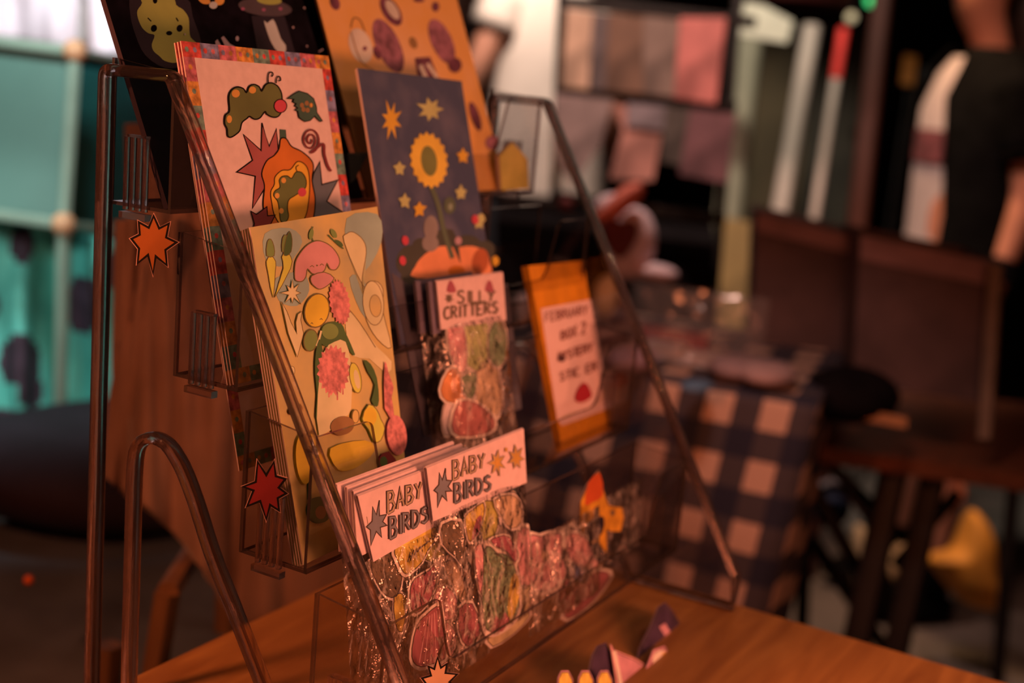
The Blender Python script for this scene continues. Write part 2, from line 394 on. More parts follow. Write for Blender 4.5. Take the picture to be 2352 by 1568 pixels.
for k in range(4):
    y0 = -py-k*dy; z0 = pz-k*dz
    low = .026
    front = fillet([(.0012, 0), (.0012, phf), (.043, phf), (.056, low), (W-.056, low), (W-.043, phf), (W-.0012, phf), (W-.0012, 0)], [0, 0, .006, .01, .01, .006, 0, 0], 5)
    mb = MB()
    mb.prism([(x, y0-pd, z0+z) for x, z in front], Vector((0, .0016, 0)), clear, edge)
    mb.prism([(.0012, y0, z0), (W-.0012, y0, z0), (W-.0012, y0, z0+ph), (.0012, y0, z0+ph)], Vector((0, -.0016, 0)), clear, edge)
    mb.prism([(.0012, y0-.0017, z0), (W-.0012, y0-.0017, z0), (W-.0012, y0-pd+.0017, z0), (.0012, y0-pd+.0017, z0)], Vector((0, 0, .0016)), clear, edge)
    for xe in (.0012, W-.0028):
        mb.prism([(xe, y0-.0017, z0+.0017), (xe, y0-.0017, z0+ph), (xe, y0-pd+.0017, z0+phf), (xe, y0-pd+.0017, z0+.0017)], Vector((.0016, 0, 0)), clear, edge)
    pk = mb.build('pocket', stand)
    for xe in (-.0012, W-.0008):
        c = MB(); yy = [y0-.0125-i*.0040 for i in range(4)]
        for q in yy: c.tube([(xe+.001, q, z0-.001), (xe+.001, q, z0+.032)], .0011, rimg, 8, b=.0014)
        c.box((xe+.001, (yy[0]+yy[-1])/2, z0-.0035), (.004, .0165, .0030), rimg)
        c.box((xe+.001, (yy[0]+yy[-1])/2-.001, z0+.0325), (.0026, .0120, .0012), rimg)
        c.build('connector_clip', pk, sm=True, ang=.6)

# starburst stickers stuck on the stand
ink = mat('dark_ink', (.008, .008, .008), .8, spec=.1)
pink_paper = mat('sticker_border', K(190, 90, 66), .5)
def star_px(c, prof_):     # points relative
    return [(c[0]+a, c[1]+b) for a, b in prof_]
class PX:                   # the outer face of the near side panel (a plane x = const)
    def __init__(s, x): s.x = x; s.n = Vector((-1, 0, 0))
    def P(s, u, v, off=0): return Vector((s.x-off, -u, v))
    def uv(s, x, y):
        r = ray(x, y); p = CAM+r*((s.x-CAM.x)/r.x); return (-p.y, p.z)
pn = PX(-.0032)
def panel_star(pts, k, ox, oy, fillm, label):
    mb = MB(); a = Art(mb, pn, k, ox, oy, base=.0002)
    c = (sum(p[0] for p in pts)/len(pts), sum(p[1] for p in pts)/len(pts))
    bd = [(c[0]+(p[0]-c[0])*1.13, c[1]+(p[1]-c[1])*1.13) for p in pts]
    mb.prism([pn.P(*a.uv(p), 0) for p in bd], Vector((-.0002, 0, 0)), pink_paper)
    a.fill(pts, fillm); a.line(pts, 16 if k > 3 else 12, ink, True)
    o = mb.build('starburst_sticker', origin=pn.P(*a.uv(c), 0)); tag(o, label, 'sticker', 'starburst stickers on the stand'); return o
st_or = mat('star_orange', K(150, 52, 14), .5); st_rd = mat('star_red', K(122, 20, 16), .5)
panel_star([(545, 300), (585, 390), (655, 355), (635, 455), (710, 490), (630, 545), (640, 655), (560, 590), (540, 715), (505, 580), (430, 640), (440, 535), (385, 465), (445, 435), (438, 345), (510, 385)],
           3.137, 180, 400, st_or, 'orange starburst sticker beside the second pocket, upper one on the near side panel')
panel_star([(940, 410), (985, 480), (1025, 410), (1035, 485), (1085, 500), (1050, 545), (1090, 575), (1045, 600), (1052, 665), (1005, 635), (985, 710), (953, 615), (885, 642), (918, 560), (865, 540), (930, 515)],
           2.278, 180, 880, st_rd, 'red starburst sticker on the third pocket, lower one on the near side panel')
# the third, half out of the frame, on the front lip of the lowest pocket
y4 = -py-3*dy-pd; pl4 = Pl(y4-.0003, 0, 0)
mb = MB(); a = Art(mb, pl4, 3.35, 840, 1100, base=.0002)
P3 = [(430, 1530), (500, 1510), (480, 1440), (525, 1460), (550, 1370), (575, 1450), (620, 1420), (610, 1490), (700, 1500), (640, 1560), (720, 1620), (620, 1640), (600, 1740), (545, 1660), (480, 1700), (490, 1610)]
c = (560, 1550); mb.prism([pl4.P(*a.uv((c[0]+(p[0]-c[0])*1.13, c[1]+(p[1]-c[1])*1.13)), 0) for p in P3], Vector((0, -.0002, 0)), pink_paper)
a.fill(P3, mat('star_pale_orange', K(205, 100, 60), .5)); a.line(P3, 15, ink, True)
tag(mb.build('starburst_sticker', origin=pl4.P(*a.uv(c), 0)), 'pale orange starburst sticker on the front lip of the lowest pocket', 'sticker', 'starburst stickers on the stand')

# ------------------------------------------------------------------ cards
paper = mat('white_paper', K(226, 128, 100), .75, .03, 200)
paper_edge = mat('paper_edge', K(200, 112, 86), .8, .05)
def card_slab(mb, pl, quad, th=.0006, M=paper, Me=paper_edge):
    mb.prism([pl.P(u, v, -th) for u, v in quad], pl.n*th, M, Me); return mb
def copy_behind(o, n, d, label=None, shift=None):
    out = []
    for k in range(1, n+1):
        c = o.copy(); COL.objects.link(c); c.location = Vector(o.location)+d*k+(shift or Vector())*k
        if label: c['label'] = label if isinstance(label, str) else label[k-1]
        for ch in o.children:
            h = ch.copy(); COL.objects.link(h); h.parent = c
        out.append(c)
    return out
# --- caterpillar card, second pocket
plC = Pl(-py-dy-pd+.0045, pz-dz+.0022, 15)
quad = [(.0035, 0), (.107, 0), (.107, .1525), (.0035, .1525)]
mb = card_slab(MB(), plC, quad)
sq = [mat('border_red', K(205, 48, 34), .6, .25, 260), mat('border_orange', K(214, 96, 34), .6, .25, 260),
      mat('border_mauve', K(132, 84, 88), .6, .25, 260), mat('border_moss', K(120, 96, 70), .6, .25, 260), mat('border_rose', K(200, 70, 62), .6, .25, 260)]
bw = .0068; u0, u1, v0, v1 = .0035, .107, 0, .1525
i = 0; rn = random.Random(5)
def cellrect(a, b, c, d, M): mb.poly(plC, [(a, c), (b, c), (b, d), (a, d)], .0001, M)
def dot(cu, cv, M): mb.poly(plC, [(cu+.0013*math.cos(t*PI/3), cv+.0013*math.sin(t*PI/3)) for t in range(6)], .00014, M)
nU = 9; nV = 13
for k in range(nU):
    a_, b_ = u0+(u1-u0)*k/nU, u0+(u1-u0)*(k+1)/nU
    for (c_, d_) in ((v1-bw, v1), (v0, v0+bw)):
        cellrect(a_, b_, c_, d_, sq[i % 5]); dot((a_+b_)/2+.002, (c_+d_)/2, sq[(i+2) % 5]); dot((a_+b_)/2-.003, (c_+d_)/2, sq[(i+3) % 5]); i += 1
for k in range(nV):
    a_, b_ = v0+bw+(v1-v0-2*bw)*k/nV, v0+bw+(v1-v0-2*bw)*(k+1)/nV
    for (c_, d_) in ((u0, u0+bw), (u1-bw, u1)):
        cellrect(c_, d_, a_, b_, sq[i % 5]); dot((c_+d_)/2, (a_+b_)/2+.001, sq[(i+2) % 5]); i += 1
    i += 1
olive = mat('print_olive', K(102, 70, 28), .6); spot_o = mat('print_orange', K(218, 104, 36), .6); nose = mat('print_red_nose', K(200, 44, 44), .6)
leaf = mat('print_leaf', K(66, 60, 40), .6); brickred = mat('print_brick', K(166, 56, 44), .6); greyb = mat('print_grey', K(100, 68, 60), .6)
gourd = mat('print_gourd', K(205, 74, 18), .6); gin = mat('print_gourd_inner', K(226, 112, 26), .6); maroon = mat('print_maroon', K(128, 30, 26), .6); brown = mat('print_brown', K(150, 72, 34), .6)
a = Art(mb, plC, 3.137, 200, 0, base=.00015)
a.shape([(1675, 1165), (1690, 1330), (1805, 1297), (1725, 1450), (1850, 1535), (1700, 1600), (1620, 1620), (1600, 1400), (1630, 1250)], greyb, 9, ink)
a.shape([(1258, 885), (1310, 1055), (1362, 930), (1375, 1080), (1300, 1180), (1275, 1360), (1190, 1500), (1210, 1270), (1075, 1240), (1190, 1155), (1125, 970), (1252, 1085)], brickred, 9, ink)
a.fill([(1385, 932), (1430, 935), (1436, 1010), (1388, 1010)], leaf)
a.shape([(1392, 1000), (1432, 1000), (1470, 1055), (1540, 1090), (1605, 1145), (1628, 1200), (1618, 1300), (1640, 1430), (1630, 1560), (1590, 1690), (1520, 1760), (1400, 1760), (1330, 1690), (1290, 1580), (1265, 1480), (1275, 1340), (1255, 1250), (1290, 1160), (1345, 1120), (1380, 1070)], gourd, 9, ink, sm=4)
a.shape([(1510, 1165), (1560, 1180), (1590, 1230), (1600, 1320), (1595, 1430), (1570, 1560), (1500, 1650), (1420, 1650), (1350, 1560), (1325, 1450), (1320, 1380), (1345, 1330), (1350, 1275), (1400, 1228), (1460, 1222)], gin, 7, ink, sm=4)
a.shape([(1400, 1272), (1440, 1268), (1470, 1285), (1500, 1240), (1545, 1245), (1575, 1300), (1565, 1360), (1500, 1405), (1450, 1440), (1440, 1500), (1448, 1560), (1425, 1600), (1390, 1590), (1380, 1510), (1368, 1450), (1340, 1410), (1350, 1375), (1385, 1350), (1380, 1300)], olive, 6, ink, sm=4)
for c in ((1412, 1300), (1365, 1410), (1395, 1520)): a.ell(c, 17, 20, spot_o)
a.ell((1545, 1385), 30, 32, nose)
a.line([(1508, 1240), (1500, 1205), (1520, 1190)], 6, ink, sm=3)
a.shape([(1175, 1517+5), (1215, 1545), (1290, 1490), (1295, 1555), (1350, 1550), (1315, 1620), (1330, 1700), (1250, 1660), (1180, 1700), (1200, 1610)], maroon, 7, ink)
a.shape([(1020, 800), (1015, 700), (1035, 650), (1075, 628), (1120, 640), (1142, 668), (1165, 622), (1200, 610), (1235, 628), (1252, 658), (1280, 612), (1320, 598), (1365, 620), (1392, 665), (1400, 720), (1395, 800), (1370, 840), (1330, 845), (1290, 825), (1275, 805), (1240, 850), (1200, 860), (1165, 840), (1145, 855), (1110, 885), (1095, 940), (1065, 970), (1030, 990), (1008, 980), (1003, 930), (985, 890), (992, 830)], olive, 10, ink, sm=4)
a.ell((1065, 675), 29, 29, spot_o); a.ell((1185, 650), 26, 25, spot_o); a.ell((1018, 860), 19, 28, spot_o)
a.ell((1386, 765), 46, 48, nose, 0, 7, ink)
a.line([(1298, 600), (1298, 560), (1305, 528), (1324, 522), (1334, 538), (1322, 555)], 8, ink, sm=4)
a.line([(1354, 602), (1358, 572), (1370, 552), (1385, 560), (1387, 580), (1372, 585)], 8, ink, sm=4)
a.shape([(1435, 712), (1480, 680), (1520, 658), (1580, 675), (1625, 712), (1645, 770), (1648, 812), (1688, 872), (1670, 878), (1632, 838), (1600, 870), (1560, 878), (1520, 850), (1512, 805), (1490, 795), (1510, 780), (1488, 765), (1500, 750), (1475, 738), (1482, 716)], leaf, 6, ink)
for c in ((1540, 760), (1575, 745), (1605, 760), (1580, 795), (1550, 790)): a.ell(c, 15, 18, brown)
a.ell((1606, 760), 8, 14, spot_o)
sp = []
for k in range(52):
    t = k/51; th = -PI*.2 + t*2*PI*2.35; r = 8+60*t; sp.append((1600+r*math.cos(th)*1.0, 1012+r*1.35*math.sin(th)))
a.line(sp, 13, maroon)
a.line([sp[-1], (1690, 1040), (1700, 1110), (1722, 1190), (1748, 1235)], 19, maroon, sm=4)
c1 = tag(mb.build('art_card', origin=plC.P(.055, 0)), 'print card with a green caterpillar and gourd inside a patchwork border, front of its stack', 'art card', 'caterpillar print cards')
bk = plC.n*-.0012
copy_behind(c1, 2, bk+Vector((-.0006, 0, -.0002)), ['caterpillar print card directly behind the front one, its patchwork left edge showing', 'caterpillar print card rearmost of the three in the patchwork stack'])
# loose one standing behind, to the right
c = c1.copy(); COL.objects.link(c); c.location = Vector(c1.location)+Vector((.014, .0065, -.045)); c['label'] = 'low caterpillar print card whose pink border shows right of the stack'

# --- sunflower card, second pocket
plS = Pl(-py-dy-pd+.0060, pz-dz+.0022, 16)
def grad_mat(name, c0, c1_, loc, size):
    M = bpy.data.materials.new(name); M.use_nodes = True; nt = M.node_tree; b = nt.nodes['Principled BSDF']; b.inputs['Roughness'].default_value = .6
    tc = nt.nodes.new('ShaderNodeTexCoord'); mp = nt.nodes.new('ShaderNodeMapping'); mp.vector_type = 'TEXTURE'; mp.inputs['Location'].default_value = loc; mp.inputs['Scale'].default_value = size
    gr = nt.nodes.new('ShaderNodeTexGradient'); gr.gradient_type = 'SPHERICAL'; nz = nt.nodes.new('ShaderNodeTexNoise'); nz.inputs['Scale'].default_value = 55
    ad = nt.nodes.new('ShaderNodeMath'); ad.operation = 'MULTIPLY_ADD'; ad.inputs[1].default_value = .5; mx = nt.nodes.new('ShaderNodeMix'); mx.data_type = 'RGBA'; mx.clamp_factor = True
    nt.links.new(tc.outputs['Object'], mp.inputs[0]); nt.links.new(mp.outputs[0], gr.inputs[0]); nt.links.new(tc.outputs['Object'], nz.inputs['Vector'])
    nt.links.new(nz.outputs['Fac'], ad.inputs[0]); nt.links.new(gr.outputs['Fac'], ad.inputs[2])
    sb = nt.nodes.new('ShaderNodeMath'); sb.operation = 'SUBTRACT'; sb.inputs[1].default_value = .22
    nt.links.new(ad.outputs[0], sb.inputs[0]); nt.links.new(sb.outputs[0], mx.inputs[0]); mx.inputs[6].default_value = (*c0, 1); mx.inputs[7].default_value = (*c1_, 1)
    nt.links.new(mx.outputs[2], b.inputs['Base Color']); MATS[name] = M; return M
blue = grad_mat('print_dusk_blue', K(66, 46, 52), K(165, 100, 90), (0, .0, -.004), (.052, .06, .075))
quadS = [(.1355, 0), (.2385, 0), (.2385, .1465), (.1355, .1485)]
mb = card_slab(MB(), plS, quadS, M=blue)
a = Art(mb, plS, 3.137, 700, 0, base=.0001)
s_or = mat('print_star_orange', K(226, 116, 30), .6); s_ye = mat('print_star_ochre', K(188, 122, 64), .6); flo = mat('print_petal', K(232, 126, 38), .6)
seed = mat('print_seed', K(118, 80, 34), .6); stem = mat('print_stem', K(92, 66, 42), .6)
pumpkin = mat('print_pumpkin', K(232, 96, 52), .6); pump2 = mat('print_pumpkin_dark', K(176, 60, 28), .6); foli = mat('print_foliage', K(74, 46, 32), .6); pinkdot = mat('print_pink', K(190, 96, 84), .6)
ground = mat('print_ground', K(88, 50, 44), .6)
a.star((622, 865), 150, 62, s_or, 8, rot=20, sx=.55, seed=3)
a.star((905, 790), 100, 48, s_ye, 7, rot=-15, seed=4)
a.frame(3.137, 560, 460)
for c_, rx_, ry_, ro_ in (((1180, 430), 80, 110, 20), ((1280, 350), 70, 80, -20), ((1440, 270), 85, 60, 0), ((1620, 310), 90, 60, 10), ((1740, 360), 70, 70, 20), ((1220, 560), 90, 90, 0)): a.ell(c_, rx_, ry_, foli, ro_)
a.fill([(1060, 520), (1180, 600), (1500, 640), (1900, 600), (2000, 1500), (1300, 1700), (1180, 1100)], ground)
a.shape([(1230, 480), (1300, 390), (1420, 330), (1520, 340), (1640, 330), (1740, 370), (1770, 450), (1740, 540), (1240, 560)], pumpkin, sm=3)
a.ell((1700, 440), 60, 95, pump2, 10); a.ell((1530, 510), 60, 40, gourd)
a.ell((1345, 200), 52, 90, mat('print_tan', K(140, 84, 66), .6)); a.ell((1340, 310), 60, 60, mat('print_tan', K(140, 84, 66), .6))
a.fill([(1410, 320), (1470, 270), (1420, 200), (1500, 210), (1540, 290), (1560, 460), (1500, 330)], foli)
a.frame(3.137, 700, 0)
a.line([(905, 1340), (935, 1410), (965, 1500), (985, 1600), (1010, 1700), (1060, 1860)], 34, stem, sm=3)
a.ell((1040, 1480), 42, 62, stem); a.ell((1045, 1490), 16, 26, mat('print_sage', K(140, 100, 70), .6))
pet = []
for k in range(36):
    t = 2*PI*k/36; r = 1.0+(.09 if k % 2 else -.05); pet.append((890+128*r*math.cos(t)+18*math.sin(t), 1155+190*r*math.sin(t)))
a.fill(pet, flo); a.ell((890, 1160), 58, 110, seed, -8)
for c, M_ in (((678, 1215), s_ye), ((1135, 1125), s_or), ((1120, 1390), s_ye), ((715, 1450), s_ye), ((1250, 1600), s_ye), ((820, 1508), s_or)):
    a.star(c, 62, 34, M_, 5, seed=int(c[0]), sx=.8)
for c, M_ in (((1100, 1735), pinkdot), ((1230, 1580), pinkdot)): a.ell(c, 24, 30, M_)
a.frame(3.137, 560, 460)
for c, M_ in (((1157, 290), nose), ((1138, 435), nose), ((1808, 435), s_or), ((1660, 140), nose), ((1255, 70), s_or), ((1705, 130), s_ye)): a.ell(c, 24, 34, M_, -8)
c1 = tag(mb.build('art_card', origin=plS.P(.187, 0)), 'dusk blue print card with a big sunflower and orange stars above a pumpkin', 'art card', 'sunflower print cards')
copy_behind(c1, 1, plS.n*-.0013+Vector((.0008, 0, -.0004)), 'sunflower print card hidden behind the front sunflower card')

# --- tall dark print in the top pocket
plD = Pl(-py-pd+.0035, pz+.0022, 26)
dark = mat('print_night', (.006, .006, .014), .85, .3, 90, spec=.08); dside = mat('print_night_edge', K(60, 28, 26), .7, spec=.1)
quadD = [(.0035, 0), (.150, 0), (.150, .195), (.0035, .195)]
mb = card_slab(MB(), plD, quadD, .0012, dark, dside)
a = Art(mb, plD, 3.137, 200, 0, base=.0001)
glow = mat('print_dim_purple', K(32, 14, 18), .7); yel = mat('print_mustard', K(158, 108, 42), .65); ghost = mat('print_ghost', K(186, 124, 100), .65); pk = mat('print_ears', K(196, 112, 96), .65)
ufo = mat('print_saucer', K(76, 40, 36), .65)
a.fill([(340, -40), (310, 100), (350, 260), (420, 400), (560, 490), (700, 470), (800, 380), (820, 300), (760, 120), (700, -20)], glow, 3)
a.shape([(372, -60), (395, 20), (362, 75), (365, 130), (395, 200), (440, 240), (485, 255), (465, 320), (478, 368), (520, 405), (560, 440), (640, 452), (690, 400), (760, 340), (792, 318), (745, 270), (735, 210), (730, 130), (690, 70), (640, 35), (600, -60)], yel, sm=3)
for c in ((480, 205), (665, 205)): a.ell(c, 22, 26, dark, 20)
a.ell((590, 240), 22, 16, dark); a.ell((488, 5), 16, 22, dark); a.line([(435, 130), (460, 155)], 8, dark); a.line([(640, 130), (655, 155)], 8, dark)
a.ell((1280, 55), 195, 62, ufo, 6); a.ell((1310, 5), 90, 30, yel, 4)
for c in ((1120, 65), (1270, 72), (1390, 65)): a.ell(c, 14, 12, mat('print_lamp_dots', K(150, 50, 60), .6))
a.fill([(1180, 115), (1420, 120), (1500, 400), (1230, 400)], glow)
a.shape([(1270, 150), (1295, 170), (1335, 140), (1365, 200), (1392, 280), (1428, 330), (1422, 378), (1370, 372), (1330, 320), (1300, 250)], ghost, sm=2)
a.fill([(920, 300), (935, 285), (965, 335), (990, 335), (962, 275), (980, 262), (1025, 318), (1075, 345), (1110, 365), (925, 350)], pk)
a.ell((1078, 280), 12, 18, pk); a.ell((840, 5), 45, 25, spot_o, 20); a.ell((950, 10), 35, 30, spot_o, -20); a.ell((905, 40), 30, 26, ghost)
for c in ((1580, 335), (1690, 360), (1480, 200), (700, 250), (1560, 60)): a.ell(c, 6, 6, pk)
c1 = tag(mb.build('art_print', origin=plD.P(.078, 0)), 'tall night black print with a mustard creature and a saucer, in the top pocket', 'art print', 'night black prints')
copy_behind(c1, 2, plD.n*-.0022+Vector((.0012, 0, .0004)), ['night black print directly behind the front one in the top pocket', 'night black print rearmost of the three in the top pocket'])
# the small beige note between the prints
mb = MB(); plN = Pl(-py-pd+.0030, pz+.0022, 26)
mb.prism([plN.P(*plN.uv(*p), -.0003) for p in ((800, 351), (846, 351), (815, 412), (806, 420))], plN.n*.0004, mat('note_beige', K(120, 88, 62), .7), None)
tag(mb.build('paper_note', origin=plN.P(*plN.uv(815, 380))), 'small beige triangle of paper showing between the black print and the blue card', 'paper')

# --- tall orange print, top pocket
plO = Pl(-py-pd+.0060, pz+.0022, 23)
orng = grad_mat('print_orange_wash', K(232, 112, 48), K(248, 132, 92), (0, 0, .09), (.06, .05, .1))
quadO = [(.158, 0), (.3095, 0), (.3095, .040), (.3125, .041), (.3095, .21), (.158, .21)]
quadO = [(.158, 0), (.311, 0), (.311, .205), (.158, .205)]
mb = card_slab(MB(), plO, quadO, .0016, orng, mat('print_orange_edge', K(150, 64, 18), .7))
a = Art(mb, plO, 3.137, 700, 0, base=.0001)
mv = mat('print_mauve_red', K(160, 66, 62), .65, .25, 150); mvd = mat('print_wine', K(120, 42, 44), .65, .25, 150); pale = mat('print_blush', K(222, 136, 108), .65)
a.ell((620, 80), 60, 120, mvd, -32); a.ell((630, 70), 34, 80, pale, -32); a.ell((215, 20), 35, 55, mvd, -20)
a.ell((600, 330), 85, 210, mv, -24); a.ell((520, 380), 26, 50, mvd, -20); a.ell((985, 300), 75, 175, mv, -24); a.ell((1080, 470), 50, 55, mvd)
a.ell((400, 330), 80, 130, pale, -20); a.line([(330, 200), (350, 130), (400, 150), (430, 230)], 9, brown, sm=3); a.ell((430, 350), 16, 18, mvd); a.line([(330, 230), (400, 440), (520, 520)], 8, brown, sm=3)
a.fill([(790, 420), (900, 410), (960, 560), (1020, 610), (820, 600)], mvd); a.line([(830, 470), (870, 560)], 30, pale); a.line([(880, 460), (950, 560)], 26, pale)
a.ell((780, 310), 26, 44, brown, -20); a.ell((940, 50), 26, 36, mvd); a.ell((1225, 840), 32, 110, mvd, -18); a.ell((1350, 1030), 52, 52, mv); a.ell((820, 0), 40, 18, mvd)
tag(mb.build('art_print', origin=plO.P(.235, 0)), 'tall orange print with wine red blurred creatures, right half of the top pocket', 'art print')
# yellow booklet at its foot
mb = MB(); plY = Pl(-py-pd+.0045, pz+.0022, 10)
mb.prism([plY.P(u, v, 0) for u, v in ((.296, 0), (.333, 0), (.333, .020), (.314, .031), (.296, .022))], plY.n*.003, mat('booklet_yellow', K(226, 138, 58, 1.0), .6, .12, 40), paper_edge)
tag(mb.build('booklet', origin=plY.P(.29, 0)), 'thin yellow booklet at the far end of the top pocket', 'booklet')

# --- yellow green garden card stack, third pocket
plG = Pl(-py-2*dy-pd+.0045, pz-2*dz+.0022, 15.5)
garden = mat('print_garden', K(220, 124, 58), .65, .1, 26, col2=K(176, 108, 62))
quadG = [(.0045, 0), (.0885, .002), (.0995, .1555), (.0045, .1500)]
mb = card_slab(MB(), plG, quadG, .0007, garden)
a = Art(mb, plG, 3.137, 560, 460, base=.0001)
bunny = mat('print_bunny_pink', K(212, 96, 78), .65); line_ = mat('print_line', K(120, 66, 28), .65); gr1 = mat('print_green', K(124, 96, 40), .65); gr2 = mat('print_deep_green', K(78, 68, 28), .65)
egg = mat('print_egg', K(228, 128, 30), .65); coral = mat('print_coral', K(214, 84, 66), .65, .2, 300); cream = mat('print_cream', K(222, 142, 84), .65); yy_ = mat('print_yellow', K(214, 140, 42), .65)
bluish = mat('print_bluish', K(158, 118, 88), .65)
# background patches and faint outlines
a.fill([(150, 240), (330, 200), (420, 300), (300, 470), (160, 430)], bluish, 3); a.fill([(230, 560), (420, 520), (470, 650), (380, 760), (250, 720)], bluish, 3)
a.fill([(740, 130), (960, 100), (990, 300), (860, 520), (760, 420)], bluish, 3); a.fill([(760, 560), (860, 560), (900, 760), (980, 960), (840, 800)], bluish, 3)
a.shape([(720, 300), (740, 240), (790, 230), (860, 290), (880, 380), (850, 560), (860, 700), (880, 860), (960, 1000), (1060, 1060), (1000, 800), (1000, 640), (940, 580), (860, 620)], cream, 5, line_, sm=3)
a.ell((930, 740), 75, 160, cream, -5, 5, line_); a.ell((945, 760), 42, 80, garden, -5, 4, line_)
a.fill([(740, 780), (820, 870), (960, 1060), (1060, 1160), (1030, 1250), (900, 1140), (780, 1120), (730, 920)], cream, 2); a.line([(740, 770), (830, 880), (945, 1060)], 6, line_, sm=3)
# sprouts
for dx, dy_, sgn in ((0, 0, 1), (110, -30, -1)):
    a.shape([(205+dx*.1, 700), (170+dx, 520+dy_), (158+dx, 440+dy_), (190+dx, 400+dy_), (225+dx, 440+dy_), (222+dx, 520+dy_)], yy_, 5, line_, sm=2)
    a.shape([(160+dx, 400+dy_), (165+dx, 300+dy_), (190+dx, 280+dy_), (212+dx, 330+dy_), (214+dx, 400+dy_)], gr1, 5, line_, sm=2)
a.shape([(280, 380), (300, 270), (325, 225), (342, 280), (335, 370), (300, 400)], gr2, 4, line_, sm=2)
# bunny
a.shape([(360, 560), (365, 450), (400, 380), (455, 320), (520, 292), (585, 308), (640, 350), (678, 410), (682, 460), (655, 500), (615, 495), (592, 455), (575, 505), (530, 532), (485, 528), (452, 495), (442, 545), (420, 580), (385, 585)], bunny, 7, line_, sm=3)
a.line([(470, 480), (485, 470), (500, 482)], 5, line_); a.line([(540, 470), (555, 458), (570, 470)], 5, line_); a.ell((520, 470), 7, 6, line_)
a.line([(495, 300), (480, 250), (490, 190)], 7, gr2, sm=3); a.ell((478, 245), 16, 40, gr1, 10); a.line([(600, 250), (650, 300), (710, 350)], 9, gr2, sm=3); a.ell((640, 240), 18, 36, gr1, -30); a.ell((680, 310), 14, 34, gr2, -50)
a.shape([(480, 545), (570, 518), (642, 560), (600, 610), (560, 635), (530, 640), (500, 620), (476, 590)], bunny, 6, line_, sm=2)
a.star((340, 668), 98, 38, cream, 8, 5, line_, rot=0, sx=.75, seed=9, jit=.25)
a.shape([(262, 730), (300, 800), (330, 880), (372, 965), (365, 880), (380, 820), (410, 800), (400, 860), (420, 960), (400, 1040), (375, 1130), (310, 960), (280, 820)], cream, 5, line_)
# coral fur, egg, leaves
fur = []
for k in range(44):
    t = 2*PI*k/44; r = 1+(.10 if k % 2 else -.06); fur.append((680+70*r*math.cos(t)+20*math.sin(t), 735+155*r*math.sin(t)))
a.fill(fur, coral)
a.ell((516, 795), 88, 122, egg, 12, 8, line_); a.line([(470, 890), (480, 882), (488, 893)], 5, line_); a.line([(535, 860), (548, 852), (556, 862)], 5, line_)
a.shape([(530, 985), (600, 880), (690, 890), (720, 950), (790, 1110), (760, 1100), (700, 1010), (600, 1060), (545, 1030)], gr2, 0, None, sm=2)
a.ell((470, 1010), 50, 78, gr1, 8, 7, line_); a.ell((610, 945), 62, 60, gr1, 15, 5, gr2); a.line([(545, 940), (530, 1000), (510, 1050)], 14, cream, sm=2)
a.fill([(530, 1000), (505, 1100), (500, 1250), (515, 1400), (505, 1560), (530, 1568), (545, 1300), (555, 1080)], gr2, 2)
a.fill([(560, 1100), (640, 1020), (720, 1020), (760, 1200), (760, 1500), (700, 1568), (530, 1700), (520, 1400)], cream, 2)
fur = []
for k in range(40):
    t = 2*PI*k/40; r = 1+(.13 if k % 2 else -.05); fur.append((632+108*r*math.cos(t), 1225+165*r*math.sin(t)))
a.fill(fur, coral)
for c in ((700, 1400), (600, 1420), (660, 1440)): a.line([(c[0], c[1]-60), c], 10, coral)
a.fill([(850, 1150), (900, 1180), (945, 1280), (960, 1440), (940, 1490), (905, 1440), (930, 1330), (880, 1240)], gr2, 2)
a.ell((790, 1280), 40, 110, yy_, -10, 5, line_); a.ell((800, 1290), 20, 70, cream, -10)
a.fill([(1000, 1160), (1030, 1250), (1065, 1350), (1050, 1420), (1070, 1568), (1000, 1500)], coral, 2)
a.ell((330, 1230), 22, 34, cream, 0, 4, line_); a.ell((330, 1520), 20, 24, brown, 0)
a.frame(3.267, 600, 840)
a.shape([(740, 400), (790, 290), (850, 330), (880, 400), (910, 470), (880, 560), (830, 570), (790, 480)], yy_, 6, line_, sm=2); a.ell((800, 380), 50, 70, egg, 0)
a.ell((690, 380), 26, 50, garden, 0, 6, line_)
a.ell((1000, 520), 75, 150, coral, -6); a.fill([(940, 640), (1010, 760), (900, 800), (860, 700)], maroon, 2)
a.ell((590, 450), 90, 70, brown, -15); a.fill([(500, 620), (760, 560), (830, 640), (700, 760), (560, 780)], egg, 3); a.ell((900, 720), 28, 40, gr2)
a.ell((300, 700), 60, 190, egg, -4); a.line([(360, 560), (375, 700), (350, 830), (350, 1000)], 16, gr2, sm=3); a.ell((420, 1080), 90, 100, gr2, 0); a.ell((425, 1100), 40, 50, brown)
a.ell((220, 340), 20, 22, brown)
c1 = tag(mb.build('art_card', origin=plG.P(.05, 0)), 'yellow garden print card with a pink bunny and orange egg, front of its stack', 'art card', 'garden print cards')
copy_behind(c1, 4, plG.n*-.0013+Vector((-.0001, 0, -.0002)), ['yellow garden print card directly behind the front one', 'yellow garden print card, third from the front of its stack', 'yellow garden print card, fourth from the front of its stack', 'yellow garden print card, rearmost of its stack against the patchwork cards'])

